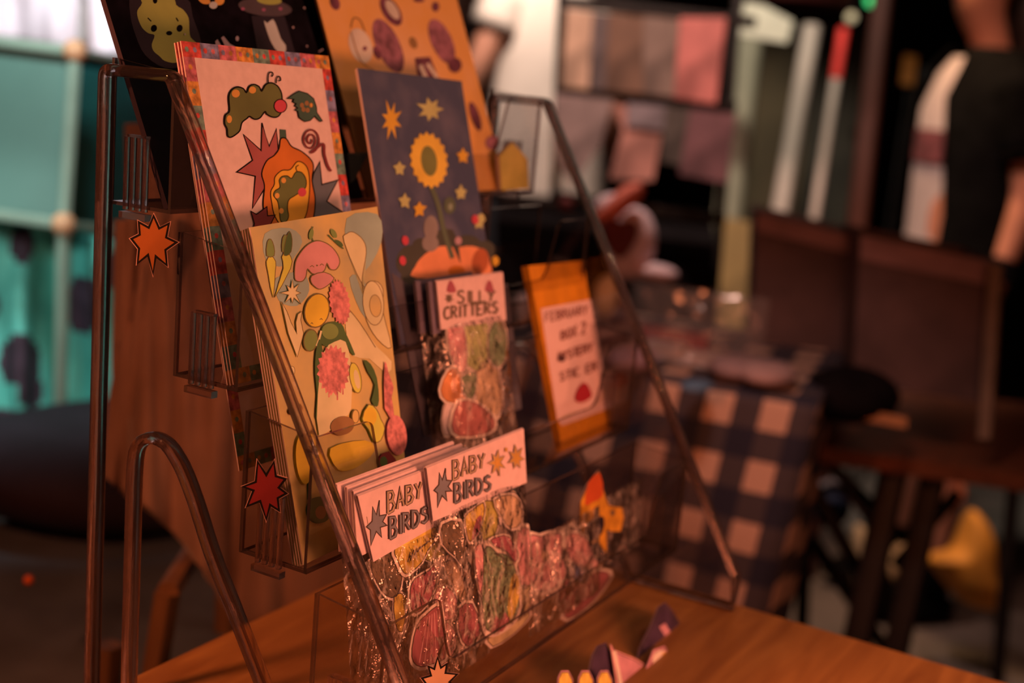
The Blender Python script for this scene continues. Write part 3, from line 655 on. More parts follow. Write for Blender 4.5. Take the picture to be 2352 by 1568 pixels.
# ------------------------------------------------------------------ hang tags (folded paper headers) with cellophane bags
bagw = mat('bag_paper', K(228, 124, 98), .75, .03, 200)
def crumple(pl, u0, u1, v0, v1, off0, thick, seed_, nx=26, ny=40, taper=.0, amp=.0016):
    """a puffed, crumpled bag: front and back sheets meeting at the sides and foot"""
    mb = MB(); rows = []
    for side in (1, -1):
        g = []
        for j in range(ny+1):
            t = j/ny; row = []
            for i in range(nx+1):
                q = i/nx; ins = taper*math.sin(PI*t)
                u = u0+ins+(u1-u0-2*ins)*q; v = v1+(v0-v1)*t
                puff = thick*math.sin(PI*q)**.6*min(1, math.sin(PI*min(1, t*.97+.03))**.5)
                p = Vector((u*60+seed_, v*34, seed_*3.1+side*7))
                nz_ = noise.noise(p)*amp*1.3+abs(noise.noise(p*2.6))*amp
                row.append(pl.P(u+noise.noise(p*1.7)*.0006, v+noise.noise(p*2.1)*.0006, off0+side*puff*.5+nz_*min(1, math.sin(PI*q)*3)*min(1, t*8)))
            g.append(row)
        rows.append(g)
    for g, fl in ((rows[0], 0), (rows[1], 1)):
        i0 = len(mb.v); mb.v += [p for r in g for p in r]; n = nx+1; k = mb.mid(film)
        for j in range(ny):
            for i in range(nx):
                f = [i0+j*n+i, i0+j*n+i+1, i0+(j+1)*n+i+1, i0+(j+1)*n+i]
                mb.f.append(f[::-1] if fl else f); mb.mi.append(k)
    return mb
hink = mat('header_ink', K(72, 34, 24), .6); hfill = mat('header_letter', K(176, 96, 62), .6); hgrey = mat('header_grey', K(122, 76, 64), .6); hor = mat('header_orange', K(206, 100, 36), .6)
def header(pl, quad, art=None, name='bag', label='', cat='sticker bag', group=None, bagv=.07, seed_=1, thick=.006, fold=.0012, papm=None):
    c = pl.P((quad[0][0]+quad[1][0])/2, quad[0][1]-bagv)
    t = thing(name, c, label, cat, group)
    mb = MB(); pm = papm or bagw
    mb.prism([pl.P(u, v, 0) for u, v in quad], pl.n*-.0004, pm, paper_edge)
    mb.prism([pl.P(u, v, -fold) for u, v in quad], pl.n*-.0004, pm, paper_edge)
    tl, tr = quad[3], quad[2]
    prof_ = [(0, 0), (.0006, -fold*.5), (0, -fold)]
    mb.rings([[pl.P(p[0], p[1]+dv, do) for dv, do in ((0, 0), (.0008, -fold*.5-.0002), (0, -fold-.0004), (-.0002, -fold-.0002), (.0002, -fold*.5-.0002), (-.0002, -.0002))] for p in (tl, tr)], pm)
    if art: art(mb)
    mb.build('paper_header', t)
    u0 = min(quad[0][0], quad[3][0])+.0006; u1 = max(quad[1][0], quad[2][0])-.0006
    crumple(pl, u0, u1, quad[0][1]-bagv, quad[0][1]+.0012, -.0008, thick, seed_, taper=.001).build('clear_bag', t, sm=True, ang=3)
    return t
plH = Pl(-.1655, .0313, 10); plR = Pl(-.1690, .0313, 10)
def art_left(mb):
    a = Art(mb, plH, 4.9, 780, 980, base=.0001)
    a.shape([(445, 825), (448, 1000), (525, 985), (482, 1065), (530, 1108), (455, 1130), (470, 1240), (410, 1175), (350, 1335), (345, 1160), (300, 1125), (365, 1060), (370, 900), (412, 990)], hgrey, 12, hink)
    a.line([(305, 1010), (318, 1100)], 6, hfill)
    a.text('BABY', (540, 975), (950, 775), 240, 165, 36, hink, hfill, 19, -.02)
    a.text('BIRDS', (560, 1262), (1015, 1040), 240, 150, 36, hink, hgrey, 18, -.02)
def art_right(mb):
    a = Art(mb, plR, 4.9, 780, 980, base=.0001)
    a.shape([(1190, 465), (1200, 600), (1260, 605), (1218, 670), (1260, 722), (1190, 725), (1205, 830), (1150, 772), (1100, 905), (1100, 745), (1060, 715), (1115, 650), (1120, 520), (1155, 600)], hgrey, 14, hink)
    a.text('BABY', (1275, 600), (1655, 440), 215, 150, 32, hink, hfill, 15, -.02)
    a.text('BIRDS', (1290, 858), (1720, 690), 215, 150, 32, hink, hgrey, 15, -.02)
    a.star((1760, 400), 140, 62, hor, 7, 14, hfill, rot=10, sx=.62, seed=5); a.star((1975, 350), 140, 66, hor, 7, 14, hfill, rot=-8, sx=.62, seed=6)
    a.star((1860, 255), 38, 18, hor, 5, 0, None, sx=.6); a.ell((1760, 400), 22, 34, spot_o)
hv = plH.uv(822, 1140); hb = plH.uv(858, 1290)
qL = [(.0200, .0805), (.1140, .0860), (.1085, .1130), (.0135, .1120)]
rt0 = plR.uv(980, 1075); rt1 = plR.uv(1203, 985); rb1 = plR.uv(1210, 1108); rb0 = plR.uv(995, 1197)
header(plH, [plH.uv(858, 1290), (plH.uv(858, 1290)[0]+.093, plH.uv(858, 1290)[1]+.006), (plH.uv(822, 1140)[0]+.096, plH.uv(822, 1140)[1]), plH.uv(822, 1140)], art_left, 'sticker_bag',
       'nearest clear sticker bag in the lowest pocket, under a BABY BIRDS paper header', 'sticker bag', 'baby birds sticker bags', .074, 3.3)
header(plR, [rb0, rb1, rt1, rt0], art_right, 'sticker_bag',
       'right clear sticker bag under a BABY BIRDS header with two orange stars', 'sticker bag', 'baby birds sticker bags', .072, 8.1, fold=.0016)
ords = ['second', 'third', 'rearmost']
for k, dx in enumerate((.000, -.0005, -.0035)):
    p_ = Pl(plH.O.y+.0042+.0030*k, .0313, 9)
    u0_, v0_ = plH.uv(822, 1140); u0_ += dx
    q = [(u0_, .084+.001*k), (u0_+.094, .087+.001*k), (u0_+.094, v0_+.0012*(k+1)), (u0_, v0_+.0012*(k+1))]
    header(p_, q, None, 'sticker_bag', f'bag whose plain paper header edge shows {ords[k]} behind the nearest BABY BIRDS header', 'sticker bag', 'baby birds sticker bags', .070, 12.7+k*3, thick=.002)

# die cut stickers inside the bags
def cutout(name, pl, k, ox, oy, pts, fillm, label, draw=None, grow=1.14, group=None, off=0.0, border=None, cat='sticker', sm=2, ol=7):
    mb = MB(); a = Art(mb, pl, k, ox, oy, base=off+.00005)
    P = smooth(pts, sm) if sm else pts
    c = (sum(p[0] for p in P)/len(P), sum(p[1] for p in P)/len(P))
    bd = [(c[0]+(p[0]-c[0])*grow, c[1]+(p[1]-c[1])*grow) for p in P]
    mb.prism([pl.P(*a.uv(p), off) for p in bd], pl.n*-.0005, border or mat('sticker_white', (.88, .88, .88), .5, .04), paper_edge)
    a.fill(P, fillm); a.line(P, ol, hink, True)
    if draw: draw(a)
    return tag(mb.build(name, origin=pl.P(*a.uv(c), off)), label, cat, group)
s_pink = mat('sticker_pink', K(232, 104, 84), .5, .12, 80); s_wine = mat('sticker_wine', K(172, 58, 52), .5, .15, 80); s_green = mat('sticker_moss', K(136, 96, 58), .5, .3, 400)
s_amber = mat('sticker_amber', K(236, 122, 42), .5, .25, 90); s_tan = mat('sticker_tan', K(222, 120, 76), .5, .2, 90); s_brn = mat('sticker_umber', K(120, 62, 38), .5, .25, 90)
plB = Pl(plH.O.y-.0002, .0313, 10); plB2 = Pl(plR.O.y-.0002, .0313, 10)
G1 = 'bird stickers inside the bags'
def dr1(a):
    for q in ((370, 880), (395, 870), (420, 900), (400, 920)): a.line([q, (q[0]+14, q[1]+50)], 7, hink)
    for q in range(4): a.line([(430+q*24, 880-q*30), (500+q*12, 700-q*6)], 5, hink)
cutout('die_cut_sticker', plB, 3.35, 840, 1100, [(555, 615), (470, 700), (360, 765), (325, 850), (330, 980), (370, 1030), (450, 965), (505, 860), (545, 720)], s_wine, 'wine red wing shaped sticker in the nearest bag, left of the round pink one', dr1, group=G1, off=.0012)
cutout('die_cut_sticker', plB, 3.35, 840, 1100, [(545, 830), (620, 830), (680, 890), (700, 980), (680, 1060), (610, 1085), (550, 1050), (520, 940)], s_pink, 'round pink sticker with a white cut border in the nearest bag', None, group=G1, off=.0006)
cutout('die_cut_sticker', plB, 3.35, 840, 1100, [(575, 1100), (640, 1110), (690, 1180), (700, 1280), (660, 1360), (600, 1350), (570, 1230)], s_pink, 'small pink egg shaped sticker low in the nearest bag', lambda a: a.line([(585, 1170), (625, 1190), (640, 1250)], 8, hink, sm=2), group=G1)
cutout('die_cut_sticker', plB, 3.35, 840, 1100, [(520, 975), (440, 1040), (370, 1120), (330, 1300), (340, 1400), (400, 1440), (470, 1420), (590, 1370), (575, 1160), (555, 1000)], s_wine, 'pleated dusky pink sticker behind the front lip of the lowest pocket',
       lambda a: [a.line([(520-i*18, 1010+i*12), (560-i*44, 1370+i*10)], 6, s_pink) for i in range(5)], group=G1, off=.0018)
def dr2(a):
    for i in range(9): a.line([(330+i*24, 640-i*26), (350+i*26, 560-i*14)], 11, hink if i % 2 else s_brn)
cutout('die_cut_sticker', plB, 3.35, 840, 1100, [(230, 540), (330, 470), (450, 400), (545, 370), (560, 450), (490, 540), (440, 640), (350, 720), (300, 720), (250, 620)], s_amber, 'amber feathered sticker just under the nearest paper header', dr2, group=G1, off=-.0006)
cutout('die_cut_sticker', plB, 3.35, 840, 1100, [(600, 640), (690, 640), (740, 760), (770, 900), (760, 1150), (700, 1300), (690, 1100), (690, 900), (640, 780)], s_tan, 'tan curved bird sticker between the pink and green ones', None, group=G1, off=.0002)
cutout('die_cut_sticker', plB2, 3.35, 840, 1100, [(905, 560), (960, 520), (1010, 570), (1080, 580), (1140, 660), (1165, 780), (1180, 980), (1130, 1080), (1040, 1150), (960, 1170), (915, 1120), (895, 900)], s_green, 'speckled moss green bird sticker in the right bag',
       lambda a: (a.shape([(1120, 760), (1170, 740), (1180, 900), (1120, 1080), (1090, 1000)], s_amber, sm=2), a.line([(985, 570), (1050, 600), (1080, 660), (1140, 650)], 12, hink, sm=2), a.fill([(960, 1180), (1000, 1040), (1030, 1090), (1070, 1020), (1110, 1090), (1050, 1170)], s_wine)), group=G1)
cutout('die_cut_sticker', plB2, 3.35, 840, 1100, [(760, 290), (820, 235), (900, 180), (905, 280), (860, 410), (800, 480), (775, 420)], s_amber, 'orange tulip shaped sticker in the right bag near its header', lambda a: a.fill([(850, 300), (890, 290), (860, 420), (810, 460)], s_wine, 2), group=G1, off=.0003)
cutout('die_cut_sticker', plB2, 3.35, 840, 1100, [(600, 350), (740, 330), (770, 500), (780, 700), (700, 600), (600, 500)], s_brn, 'dark umber sticker between the two paper headers', None, group=G1, off=-.0006)
cutout('die_cut_sticker', plB2, 3.35, 840, 1100, [(820, 540), (880, 500), (890, 700), (870, 880), (840, 760)], s_pink, 'narrow pink sticker standing on edge beside the moss green one', None, group=G1, off=.0012)
cutout('die_cut_sticker', plB2, 3.35, 840, 1100, [(950, 470), (1010, 440), (1090, 440), (1160, 560), (1140, 640), (1080, 560), (1000, 520)], s_wine, 'wine red arched sticker above the moss green bird', None, group=G1, off=.0008)
cutout('die_cut_sticker', plB2, 3.35, 840, 1100, [(1000, 160), (1120, 120), (1190, 180), (1200, 330), (1120, 380), (1050, 290)], s_tan, 'tan sticker at the far side of the right bag below the orange stars', lambda a: a.fill([(960+60, 330-40), (1060, 300), (1040, 360)], paper), group=G1, off=-.0003)
# stickers at the back of the two front bags, filling the gaps between the others
for q_, p_, M_, lb_ in (
    ([(60, 640), (210, 560), (260, 640), (300, 760), (260, 900), (180, 900), (110, 800)], plB, s_brn, 'umber sticker at the very left edge of the nearest bag'),
    ([(690, 560), (790, 540), (800, 700), (790, 900), (740, 820), (700, 700)], plB, s_pink, 'slim pink sticker behind the tan curved one'),
    ([(700, 900), (800, 880), (850, 1050), (860, 1200), (780, 1260), (720, 1150)], plB, s_tan, 'tan sticker low between the two front bags'),
    ([(440, 520), (560, 430), (640, 520), (640, 640), (560, 640), (480, 620)], plB, mat('sticker_gold', K(206, 122, 50), .5, .2, 80), 'golden sticker above the wine red wing'),
    ([(240, 900), (330, 900), (330, 1020), (300, 1180), (250, 1120)], plB, s_amber, 'amber sticker left of the pleated pink one'),
    ([(1190, 420), (1270, 380), (1290, 600), (1290, 800), (1220, 840), (1190, 640)], plB2, s_pink, 'pink sticker at the far edge of the right bag'),
    ([(1180, 850), (1280, 820), (1290, 960), (1220, 1060), (1170, 1010)], plB2, mat('sticker_peach', K(224, 128, 78), .5, .2, 80), 'peach sticker low at the far edge of the right bag'),
    ([(900, 200), (1000, 170), (1040, 300), (1010, 440), (930, 480), (900, 360)], plB2, mat('sticker_gold', K(206, 122, 50), .5), 'golden sticker between the tulip and the tan sticker'),
    ([(740, 1000), (840, 960), (900, 1130), (880, 1230), (800, 1290), (740, 1180)], plB2, s_wine, 'wine red sticker at the near foot of the right bag'),
    ([(960, 1190), (1100, 1120), (1240, 1020), (1280, 1060), (1160, 1190), (1000, 1290)], plB2, mat('sticker_peach', K(224, 128, 78), .5), 'peach sticker below the moss green bird')):
    cutout('die_cut_sticker', p_, 3.35, 840, 1100, q_, M_, lb_, None, group=G1, off=-.0016)
# further bags lying in the far half of the lowest pocket
plK = Pl(-.1600, .0335, 6)
G2 = 'loose pink stickers in the lowest pocket'
cutout('die_cut_sticker', plK, 2.76, 1180, 1000, [(90, 640), (170, 640), (240, 620), (320, 640), (300, 760), (340, 860), (260, 960), (150, 980), (100, 860)], s_pink, 'pink sticker with a scalloped top, left of the far group', lambda a: a.ell((200, 760), 26, 40, s_tan), group=G2)
cutout('die_cut_sticker', plK, 2.76, 1180, 1000, [(310, 640), (400, 620), (470, 680), (500, 780), (540, 800), (480, 860), (400, 830), (340, 780)], s_pink, 'pink sticker with curled arms in the middle of the far group', lambda a: a.line([(330, 700), (380, 740), (440, 720)], 10, s_wine, sm=2), group=G2, off=.001)
cutout('die_cut_sticker', plK, 2.76, 1180, 1000, [(330, 830), (400, 820), (460, 850), (450, 920), (370, 920)], mat('sticker_slate', K(98, 66, 70), .5), 'small slate grey sticker among the far pink ones', None, group=G2, off=.0016)
cutout('die_cut_sticker', plK, 2.76, 1180, 1000, [(300, 930), (420, 900), (560, 860), (620, 900), (520, 1040), (400, 1140), (320, 1140)], s_wine, 'broad rose red sticker low in the far half of the lowest pocket', None, group=G2, off=-.001)
plX = Pl(-.1560, .0335, 4)
def drf(a):
    a.fill([(450, 570), (530, 515), (572, 520), (560, 620), (470, 685), (445, 640)], mat('sticker_black', K(40, 16, 18), .5), 2)
    a.ell((625, 490), 14, 18, s_brn); a.fill([(470, 300), (545, 235), (565, 380), (500, 420), (450, 440)], mat('sticker_flame', K(190, 50, 16), .5), 2)
cutout('die_cut_sticker', plX, 2.76, 1180, 1000, [(540, 225), (470, 310), (420, 420), (415, 560), (440, 660), (480, 700), (530, 670), (590, 750), (590, 600), (620, 610), (680, 610), (700, 520), (690, 455), (600, 440), (565, 330)], mat('sticker_fox', K(206, 92, 20), .5, .2, 90), 'orange fox like sticker with a black patch, standing alone in the lowest pocket', drf, border=mat('sticker_fox', (0, 0, 0)), grow=1.02, sm=1)
mbg = crumple(Pl(-.1640, .0335, 6), .150, .235, 0, .052, .002, .008, 31.0, amp=.003)
tag(mbg.build('empty_bag', origin=(.19, -.164, .034), sm=True, ang=3), 'crumpled clear bag around the far pink stickers in the lowest pocket', 'plastic bag')
mbg = crumple(Pl(-.1480, .0335, 4), .262, .328, 0, .044, .002, .008, 47.0, amp=.004)
tag(mbg.build('empty_bag', origin=(.295, -.148, .034), sm=True, ang=3), 'loose clear bag with bright glints right of the orange fox sticker', 'plastic bag')

# --- silly critters bag, third pocket
plL = Pl(-.1120, pz-2*dz+.0022, 13)
def art_silly(mb):
    a = Art(mb, plL, 3.41, 940, 600, base=.0001)
    mush = mat('header_mushroom', K(176, 58, 54), .6); dk = mat('header_olive_letter', K(118, 62, 40), .6)
    a.fill([(290, 235), (310, 160), (335, 155), (365, 225), (350, 245)], mush, 2); a.fill([(590, 225), (615, 150), (645, 165), (665, 235), (700, 245), (620, 240)], mush, 2)
    a.star((310, 290), 46, 24, dk, 7, sx=.8)
    a.text('SILLY', (375, 330), (690, 310), 100, 80, 17, dk)
    a.text('CRITTERS', (270, 455), (705, 400), 95, 85, 17, dk)
t = header(plL, [plL.uv(1013, 757), plL.uv(1163, 735), plL.uv(1155, 626), plL.uv(1002, 647)], art_silly, 'sticker_bag',
       'clear bag of critter stickers under a SILLY CRITTERS paper header with red mushrooms', 'sticker bag', None, .080, 21.5, .009)
G3 = 'critter stickers in the bag'
def S(pts, M, lab, off=0, draw=None):
    c = (sum(p[0] for p in pts)/len(pts), sum(p[1] for p in pts)/len(pts)); pts = [(c[0]+(p[0]-c[0])*1.16, c[1]+(p[1]-c[1])*1.16) for p in pts]
    cutout('die_cut_sticker', plL, 3.41, 940, 600, pts, M, lab, draw, group=G3, off=off-.0008, ol=5)
S([(320, 510), (400, 500), (440, 620), (440, 800), (400, 840), (330, 700)], s_pink, 'tall pink sticker under the left of the critters header', .0004)
S([(440, 520), (560, 490), (640, 560), (620, 760), (540, 830), (450, 740)], mat('sticker_straw', K(205, 140, 72), .5, .2, 80), 'straw yellow sticker below the middle of the critters header', 0)
S([(640, 560), (700, 480), (750, 560), (750, 720), (700, 800), (640, 740)], mat('sticker_olive', K(150, 108, 66), .5, .2, 80), 'olive sticker at the right edge of the critters bag', .0006)
S([(310, 880), (370, 860), (430, 950), (480, 1040), (420, 1090), (300, 1080), (260, 1000)], mat('sticker_orange', K(222, 92, 44), .5, .2, 80), 'bright orange sticker in the middle left of the critters bag', .0010)
S([(410, 920), (500, 880), (510, 980), (480, 1060), (430, 1030)], s_green, 'small moss sticker at the centre of the critters bag', .0016)
S([(400, 1120), (520, 1130), (620, 1210), (640, 1290), (560, 1340), (400, 1350), (350, 1280)], mat('sticker_rose', K(200, 76, 58), .5, .15, 80), 'rose sticker at the foot of the critters bag', .0012)
S([(540, 900), (640, 780), (700, 900), (720, 1100), (660, 1200), (560, 1100)], s_tan, 'tan sticker low on the right of the critters bag', 0)
S([(300, 1110), (350, 1090), (340, 1300), (290, 1340), (270, 1230)], paper, 'white sticker low on the left of the critters bag', .0002)
# two other bags behind it, seen edge on
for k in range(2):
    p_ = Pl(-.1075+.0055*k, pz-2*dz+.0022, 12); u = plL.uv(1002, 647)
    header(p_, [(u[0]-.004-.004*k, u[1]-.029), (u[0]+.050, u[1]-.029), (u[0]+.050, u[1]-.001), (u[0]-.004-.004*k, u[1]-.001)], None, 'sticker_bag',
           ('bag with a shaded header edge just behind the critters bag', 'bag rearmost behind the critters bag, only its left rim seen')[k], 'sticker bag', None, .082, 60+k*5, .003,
           papm=mat('header_shaded', K(118, 66, 62), .6))  # darker copy of the header paper, shade put into its colour

# --- orange mystery packet, third pocket
plM = Pl(-.1130, pz-2*dz+.0022, 17)
pq = [plM.uv(1213, 610), plM.uv(1340, 598), plM.uv(1405, 985), plM.uv(1292, 1036)]
print('packet', [tuple(round(c_, 3) for c_ in q) for q in pq])
kraft = mat('packet_orange', K(218, 90, 12), .55, .08, 60)
mb = MB(); mb.prism([plM.P(u, v, 0) for u, v in pq], plM.n*-.005, kraft)
a = Art(mb, plM, 3.267, 1200, 580, base=.0003)
lab = mat('packet_label', K(236, 126, 98), .6, .03); lk = mat('packet_ink', K(150, 62, 44), .6)
a.fill([(135, 420), (510, 350), (655, 1165), (290, 1300), (255, 1240)], lab)
a.text('FEBRUARY', (170, 520), (495, 455), 70, 62, 13, lk); a.text('BOX 2', (285, 655), (480, 600), 60, 90, 14, lk)
a.text('MYSTERY', (262, 815), (525, 735), 60, 62, 15, lk); a.text('STICKER', (275, 965), (560, 880), 62, 66, 12, lk)
a.ell((285, 795), 26, 26, mat('packet_dot', K(84, 30, 24), .6))
a.shape([(385, 1110), (395, 1040), (435, 985), (475, 985), (505, 1050), (505, 1085), (440, 1125)], mat('packet_mushroom', K(176, 26, 26), .6), sm=2)
a.line([(270, 1245), (380, 1200), (500, 1170), (590, 1080), (620, 1010)], 8, s_tan, sm=3)
tag(mb.build('sticker_packet', origin=plM.P(.3, .05)), 'tall orange packet with a pink handwritten label and red mushroom in the third pocket', 'packet')

# ------------------------------------------------------------------ charms on the table in front
G4 = 'paper charms on the table'
vio = mat('charm_violet', K(74, 32, 36), .45, .2, 60); rose = mat('charm_rose', K(206, 92, 80), .45, .15, 60); crm = mat('charm_cream', K(232, 160, 110), .45)
plT = Pl(-.196, .0005, 24, 0, 0)
def ch(pts, M, lab, draw=None, off=0, pl=None, bd=None): cutout('paper_charm', pl or plT, 2.76, 1180, 1000, pts, M, lab, draw, group=G4, off=off, cat='charm', sm=1, border=bd, ol=5)
ch([(960, 1085), (1000, 1130), (1060, 1230), (1115, 1370), (1080, 1400), (1000, 1420), (900, 1420), (800, 1420), (815, 1340), (880, 1210), (920, 1110)], vio, 'tall violet pointed charm with a pink stripe on the table', lambda a: a.line([(940, 1200), (990, 1280), (1060, 1400)], 44, rose), bd=vio)
plT2 = Pl(-.2055, .0005, 26)
ch([(1140, 1370), (1150, 1420), (1060, 1560), (1000, 1660), (900, 1660), (860, 1470), (900, 1370), (960, 1350), (1000, 1400), (1060, 1440)], rose, 'pink winged charm with an orange heart in front of the violet one', lambda a: (a.ell((935, 1420), 55, 60, crm), a.ell((960, 1400), 22, 30, spot_o), a.ell((965, 1510), 20, 22, vio), a.line([(1130, 1390), (1010, 1570)], 18, crm)), pl=plT2, bd=rose)
ch([(655, 1335), (680, 1370), (800, 1420), (890, 1480), (900, 1660), (700, 1660), (680, 1500)], rose, 'pink folded charm left of the winged one', lambda a: a.line([(665, 1360), (690, 1480), (720, 1640)], 24, crm), off=-.003, pl=plT2, bd=s_pink)
ch([(560, 1400), (590, 1340), (640, 1320), (670, 1380), (690, 1480), (700, 1640), (580, 1640), (540, 1500)], vio, 'dark violet rounded charm behind the pink folded one', None, off=-.006, pl=plT2, bd=vio)
for i, (cx_, lb) in enumerate(((330, 'leftmost'), (460, 'middle'), (580, 'rightmost'))):
    ch([(cx_-50, 1700), (cx_-45, 1540), (cx_-25, 1500), (cx_+15, 1500), (cx_+40, 1550), (cx_+50, 1700)], s_amber, f'small amber finger shaped charm with a pink rim at the frame edge, {lb} of three', None, pl=Pl(-.2085-.001*i, .0005, 28), bd=rose)

# ================================================================== BACKGROUND
def N(r, g, b, k=1.0): return tuple(min(.95, max(.003, lin1(c)*k)) for c in (r, g, b))
def quad_slab(name, pxs, d, th, M, label, cat, group=None, draw=None, parent=None, away=None):
    """a board whose corners lie at given depths; th is its thickness away from the viewer"""
    ds = d if isinstance(d, (list, tuple)) else [d]*len(pxs)
    P = [at(x, y, q) for (x, y), q in zip(pxs, ds)]
    n = (P[1]-P[0]).cross(P[-1]-P[0]).normalized()
    if n.dot(FW) < 0: n = -n
    c = sum(P, Vector())/len(P)
    mb = MB().prism(P, n*th, M)
    if draw: draw(mb, P, n)
    o = mb.build(name, parent=parent, origin=None if parent else c)
    if label: tag(o, label, cat, group)
    return o
def cloth(name, px_top, px_bot, d, M, nx, ny, fold, label=None, cat=None, group=None, seed_=1, dd=0, sway=0, parent=None, th=.003, spots=None, M2=None):
    """hanging cloth: top and bottom edge polylines in the photo, evenly resampled, with vertical folds"""
    def samp(pl_, t):
        seg = [math.dist(pl_[i], pl_[i+1]) for i in range(len(pl_)-1)]; L_ = sum(seg)*t
        for i, s_ in enumerate(seg):
            if L_ <= s_ or i == len(seg)-1: q = L_/s_; return (pl_[i][0]+(pl_[i+1][0]-pl_[i][0])*q, pl_[i][1]+(pl_[i+1][1]-pl_[i][1])*q)
            L_ -= s_
    mb = MB(); i0 = 0; G = []
    for j in range(ny+1):
        for i in range(nx+1):
            q = i/nx; t = j/ny; a_ = samp(px_top, q); b_ = samp(px_bot, q)
            x = a_[0]+(b_[0]-a_[0])*t; y = a_[1]+(b_[1]-a_[1])*t
            f = noise.noise(Vector((q*7+seed_, t*1.1, seed_*2.3)))+.5*noise.noise(Vector((q*17+seed_, t*1.6, seed_)))
            mb.v.append(at(x+sway*math.sin(t*3+q*4), y, d+dd*t+fold*f)); G.append((x, y))
    k1 = mb.mid(M); k2 = mb.mid(M2) if M2 else k1
    for j in range(ny):
        for i in range(nx):
            a_ = j*(nx+1)+i; cx = (G[a_][0]+G[a_+nx+2][0])/2; cy = (G[a_][1]+G[a_+nx+2][1])/2
            k = k1
            if spots:
                for sx, sy, sr in spots:
                    if math.hypot((cx-sx)/sr[0], (cy-sy)/sr[1]) < 1: k = k2
            mb.f.append([a_, a_+1, a_+nx+2, a_+nx+1]); mb.mi.append(k)
    o = mb.build(name, parent=parent, origin=None if parent else at(*samp(px_bot, .5), d), sm=True, ang=3)
    md = o.modifiers.new('thickness', 'SOLIDIFY'); md.thickness = th; md.offset = 0
    if label: tag(o, label, cat, group)
    return o

# ---- left: pale green panel rack with round corner knobs, floral curtain, white sheet
sage = mat('rack_sage', (.095, .185, .165), .5, .08, 6); frame_m = mat('rack_frame', (.24, .31, .26), .45, .05, 20); copper = mat('knob_wood', (.62, .30, .17), .4, .1, 60)
teal_d = mat('panel_teal', (.012, .105, .105), .6, .15, 8); teal_c = mat('curtain_teal', (.16, .62, .55), .7, .2, 9, col2=(.07, .36, .33)); flower = mat('curtain_flower', (.07, .035, .06), .75, .2, 30)
rk = thing('panel_rack', at(0, 510, 1.6), 'sage green panel rack with round wooden corner knobs left of the display stand', 'rack')
quad_slab('panel', [(-260, 70), (160, 128), (138, 505), (-280, 440)], 1.6, .006, sage, None, None, parent=rk)
for nm, p, q in (('rail', (-270, 62), (172, 118)), ('rail', (-290, 452), (146, 515)), ('post', (172, 118), (146, 515)), ('post', (-270, 62), (-290, 452))):
    MB().tube([at(*p, 1.59), at(*q, 1.59)], .0075, frame_m, 10).build(nm, rk, sm=True)
for p in ((172, 118), (146, 515), (-270, 62), (-290, 452)): MB().ell(at(*p, 1.588), .0150, copper).build('corner_knob', rk, sm=True, ang=3)
for p, q in (((172, 118), (520, 190)), ((146, 515), (520, 560))): MB().tube([at(*p, 1.595), at(*q, 2.1)], .0055, frame_m, 8).build('side_rail', rk, sm=True)
for p in ((146, 515), (-290, 452)): MB().tube([at(*p, 1.59), Vector((at(*p, 1.59).x, at(*p, 1.59).y, FZ))], .0075, frame_m, 8).build('leg', rk, sm=True)
quad_slab('backing_panel', [(185, 150), (560, 215), (560, 620), (160, 545)], [1.72, 2.15, 2.15, 1.72], .008, teal_d, 'dark teal side panel behind the left post of the stand', 'panel')
cloth('floral_curtain', [(-300, 450), (60, 505), (300, 560), (520, 590)], [(-300, 1060), (60, 1090), (300, 1120), (520, 1140)], 1.70, teal_c, 120, 40, .10, 'teal curtain printed with dark purple flowers below the sage panel', 'curtain', seed_=4.2,
      spots=[(50, 560, (28, 45)), (195, 700, (42, 70)), (45, 830, (48, 60)), (70, 900, (30, 40)), (-60, 700, (60, 60)), (170, 960, (50, 30)), (260, 620, (40, 40)), (10, 980, (50, 40))], M2=flower)
white_s = mat('white_cloth', (.80, .76, .78), .6, .08, 7)
cloth('white_sheet', [(-260, -160), (60, -120), (340, -80)], [(-260, 50), (60, 92), (200, 118), (330, 135)], 1.95, white_s, 40, 20, .03, 'bright white sheet hanging above the sage green panel', 'sheet', seed_=9)
MB_ = MB().tube([at(190, -60, 1.9), at(188, 100, 1.75)], .006, mat('grey_pole', (.25, .24, .22), .5), 8)
tag(MB_.build('thin_pole', sm=True, origin=at(188, 100, 1.75)), 'thin grey pole in front of the white sheet', 'pole')

# ---- behind the stand: rust cloth, dark cushion, grey seat, chair
rust = mat('rust_cloth', (.26, .18, .14), .85, .12, 12, sheen=.2); plum = mat('plum_cushion', (.022, .014, .024), .85, .2, 8); grey_d = mat('seat_grey', (.115, .15, .19), .8, .15, 10)
ch_w = wood_mat('chair_wood', (.16, .09, .04), (.26, .15, .07), (8, 8, 2))
cloth('rust_cloth', [(290, 285), (450, 275), (700, 290), (880, 300)], [(300, 1130), (430, 1250), (560, 1440), (760, 1400), (930, 1330)], 1.02, rust, 60, 60, .030, 'rust brown cloth hanging in soft folds behind the display stand', 'cloth', seed_=2.7, dd=-.05, sway=6, th=.004)
cloth('rust_cloth', [(268, 505), (310, 500), (420, 500)], [(238, 1090), (300, 1140), (400, 1210)], 1.0, rust, 26, 50, .022, 'narrow rust brown fold with a wavy left edge beside the left post', 'cloth', seed_=6.1, sway=8, th=.004)
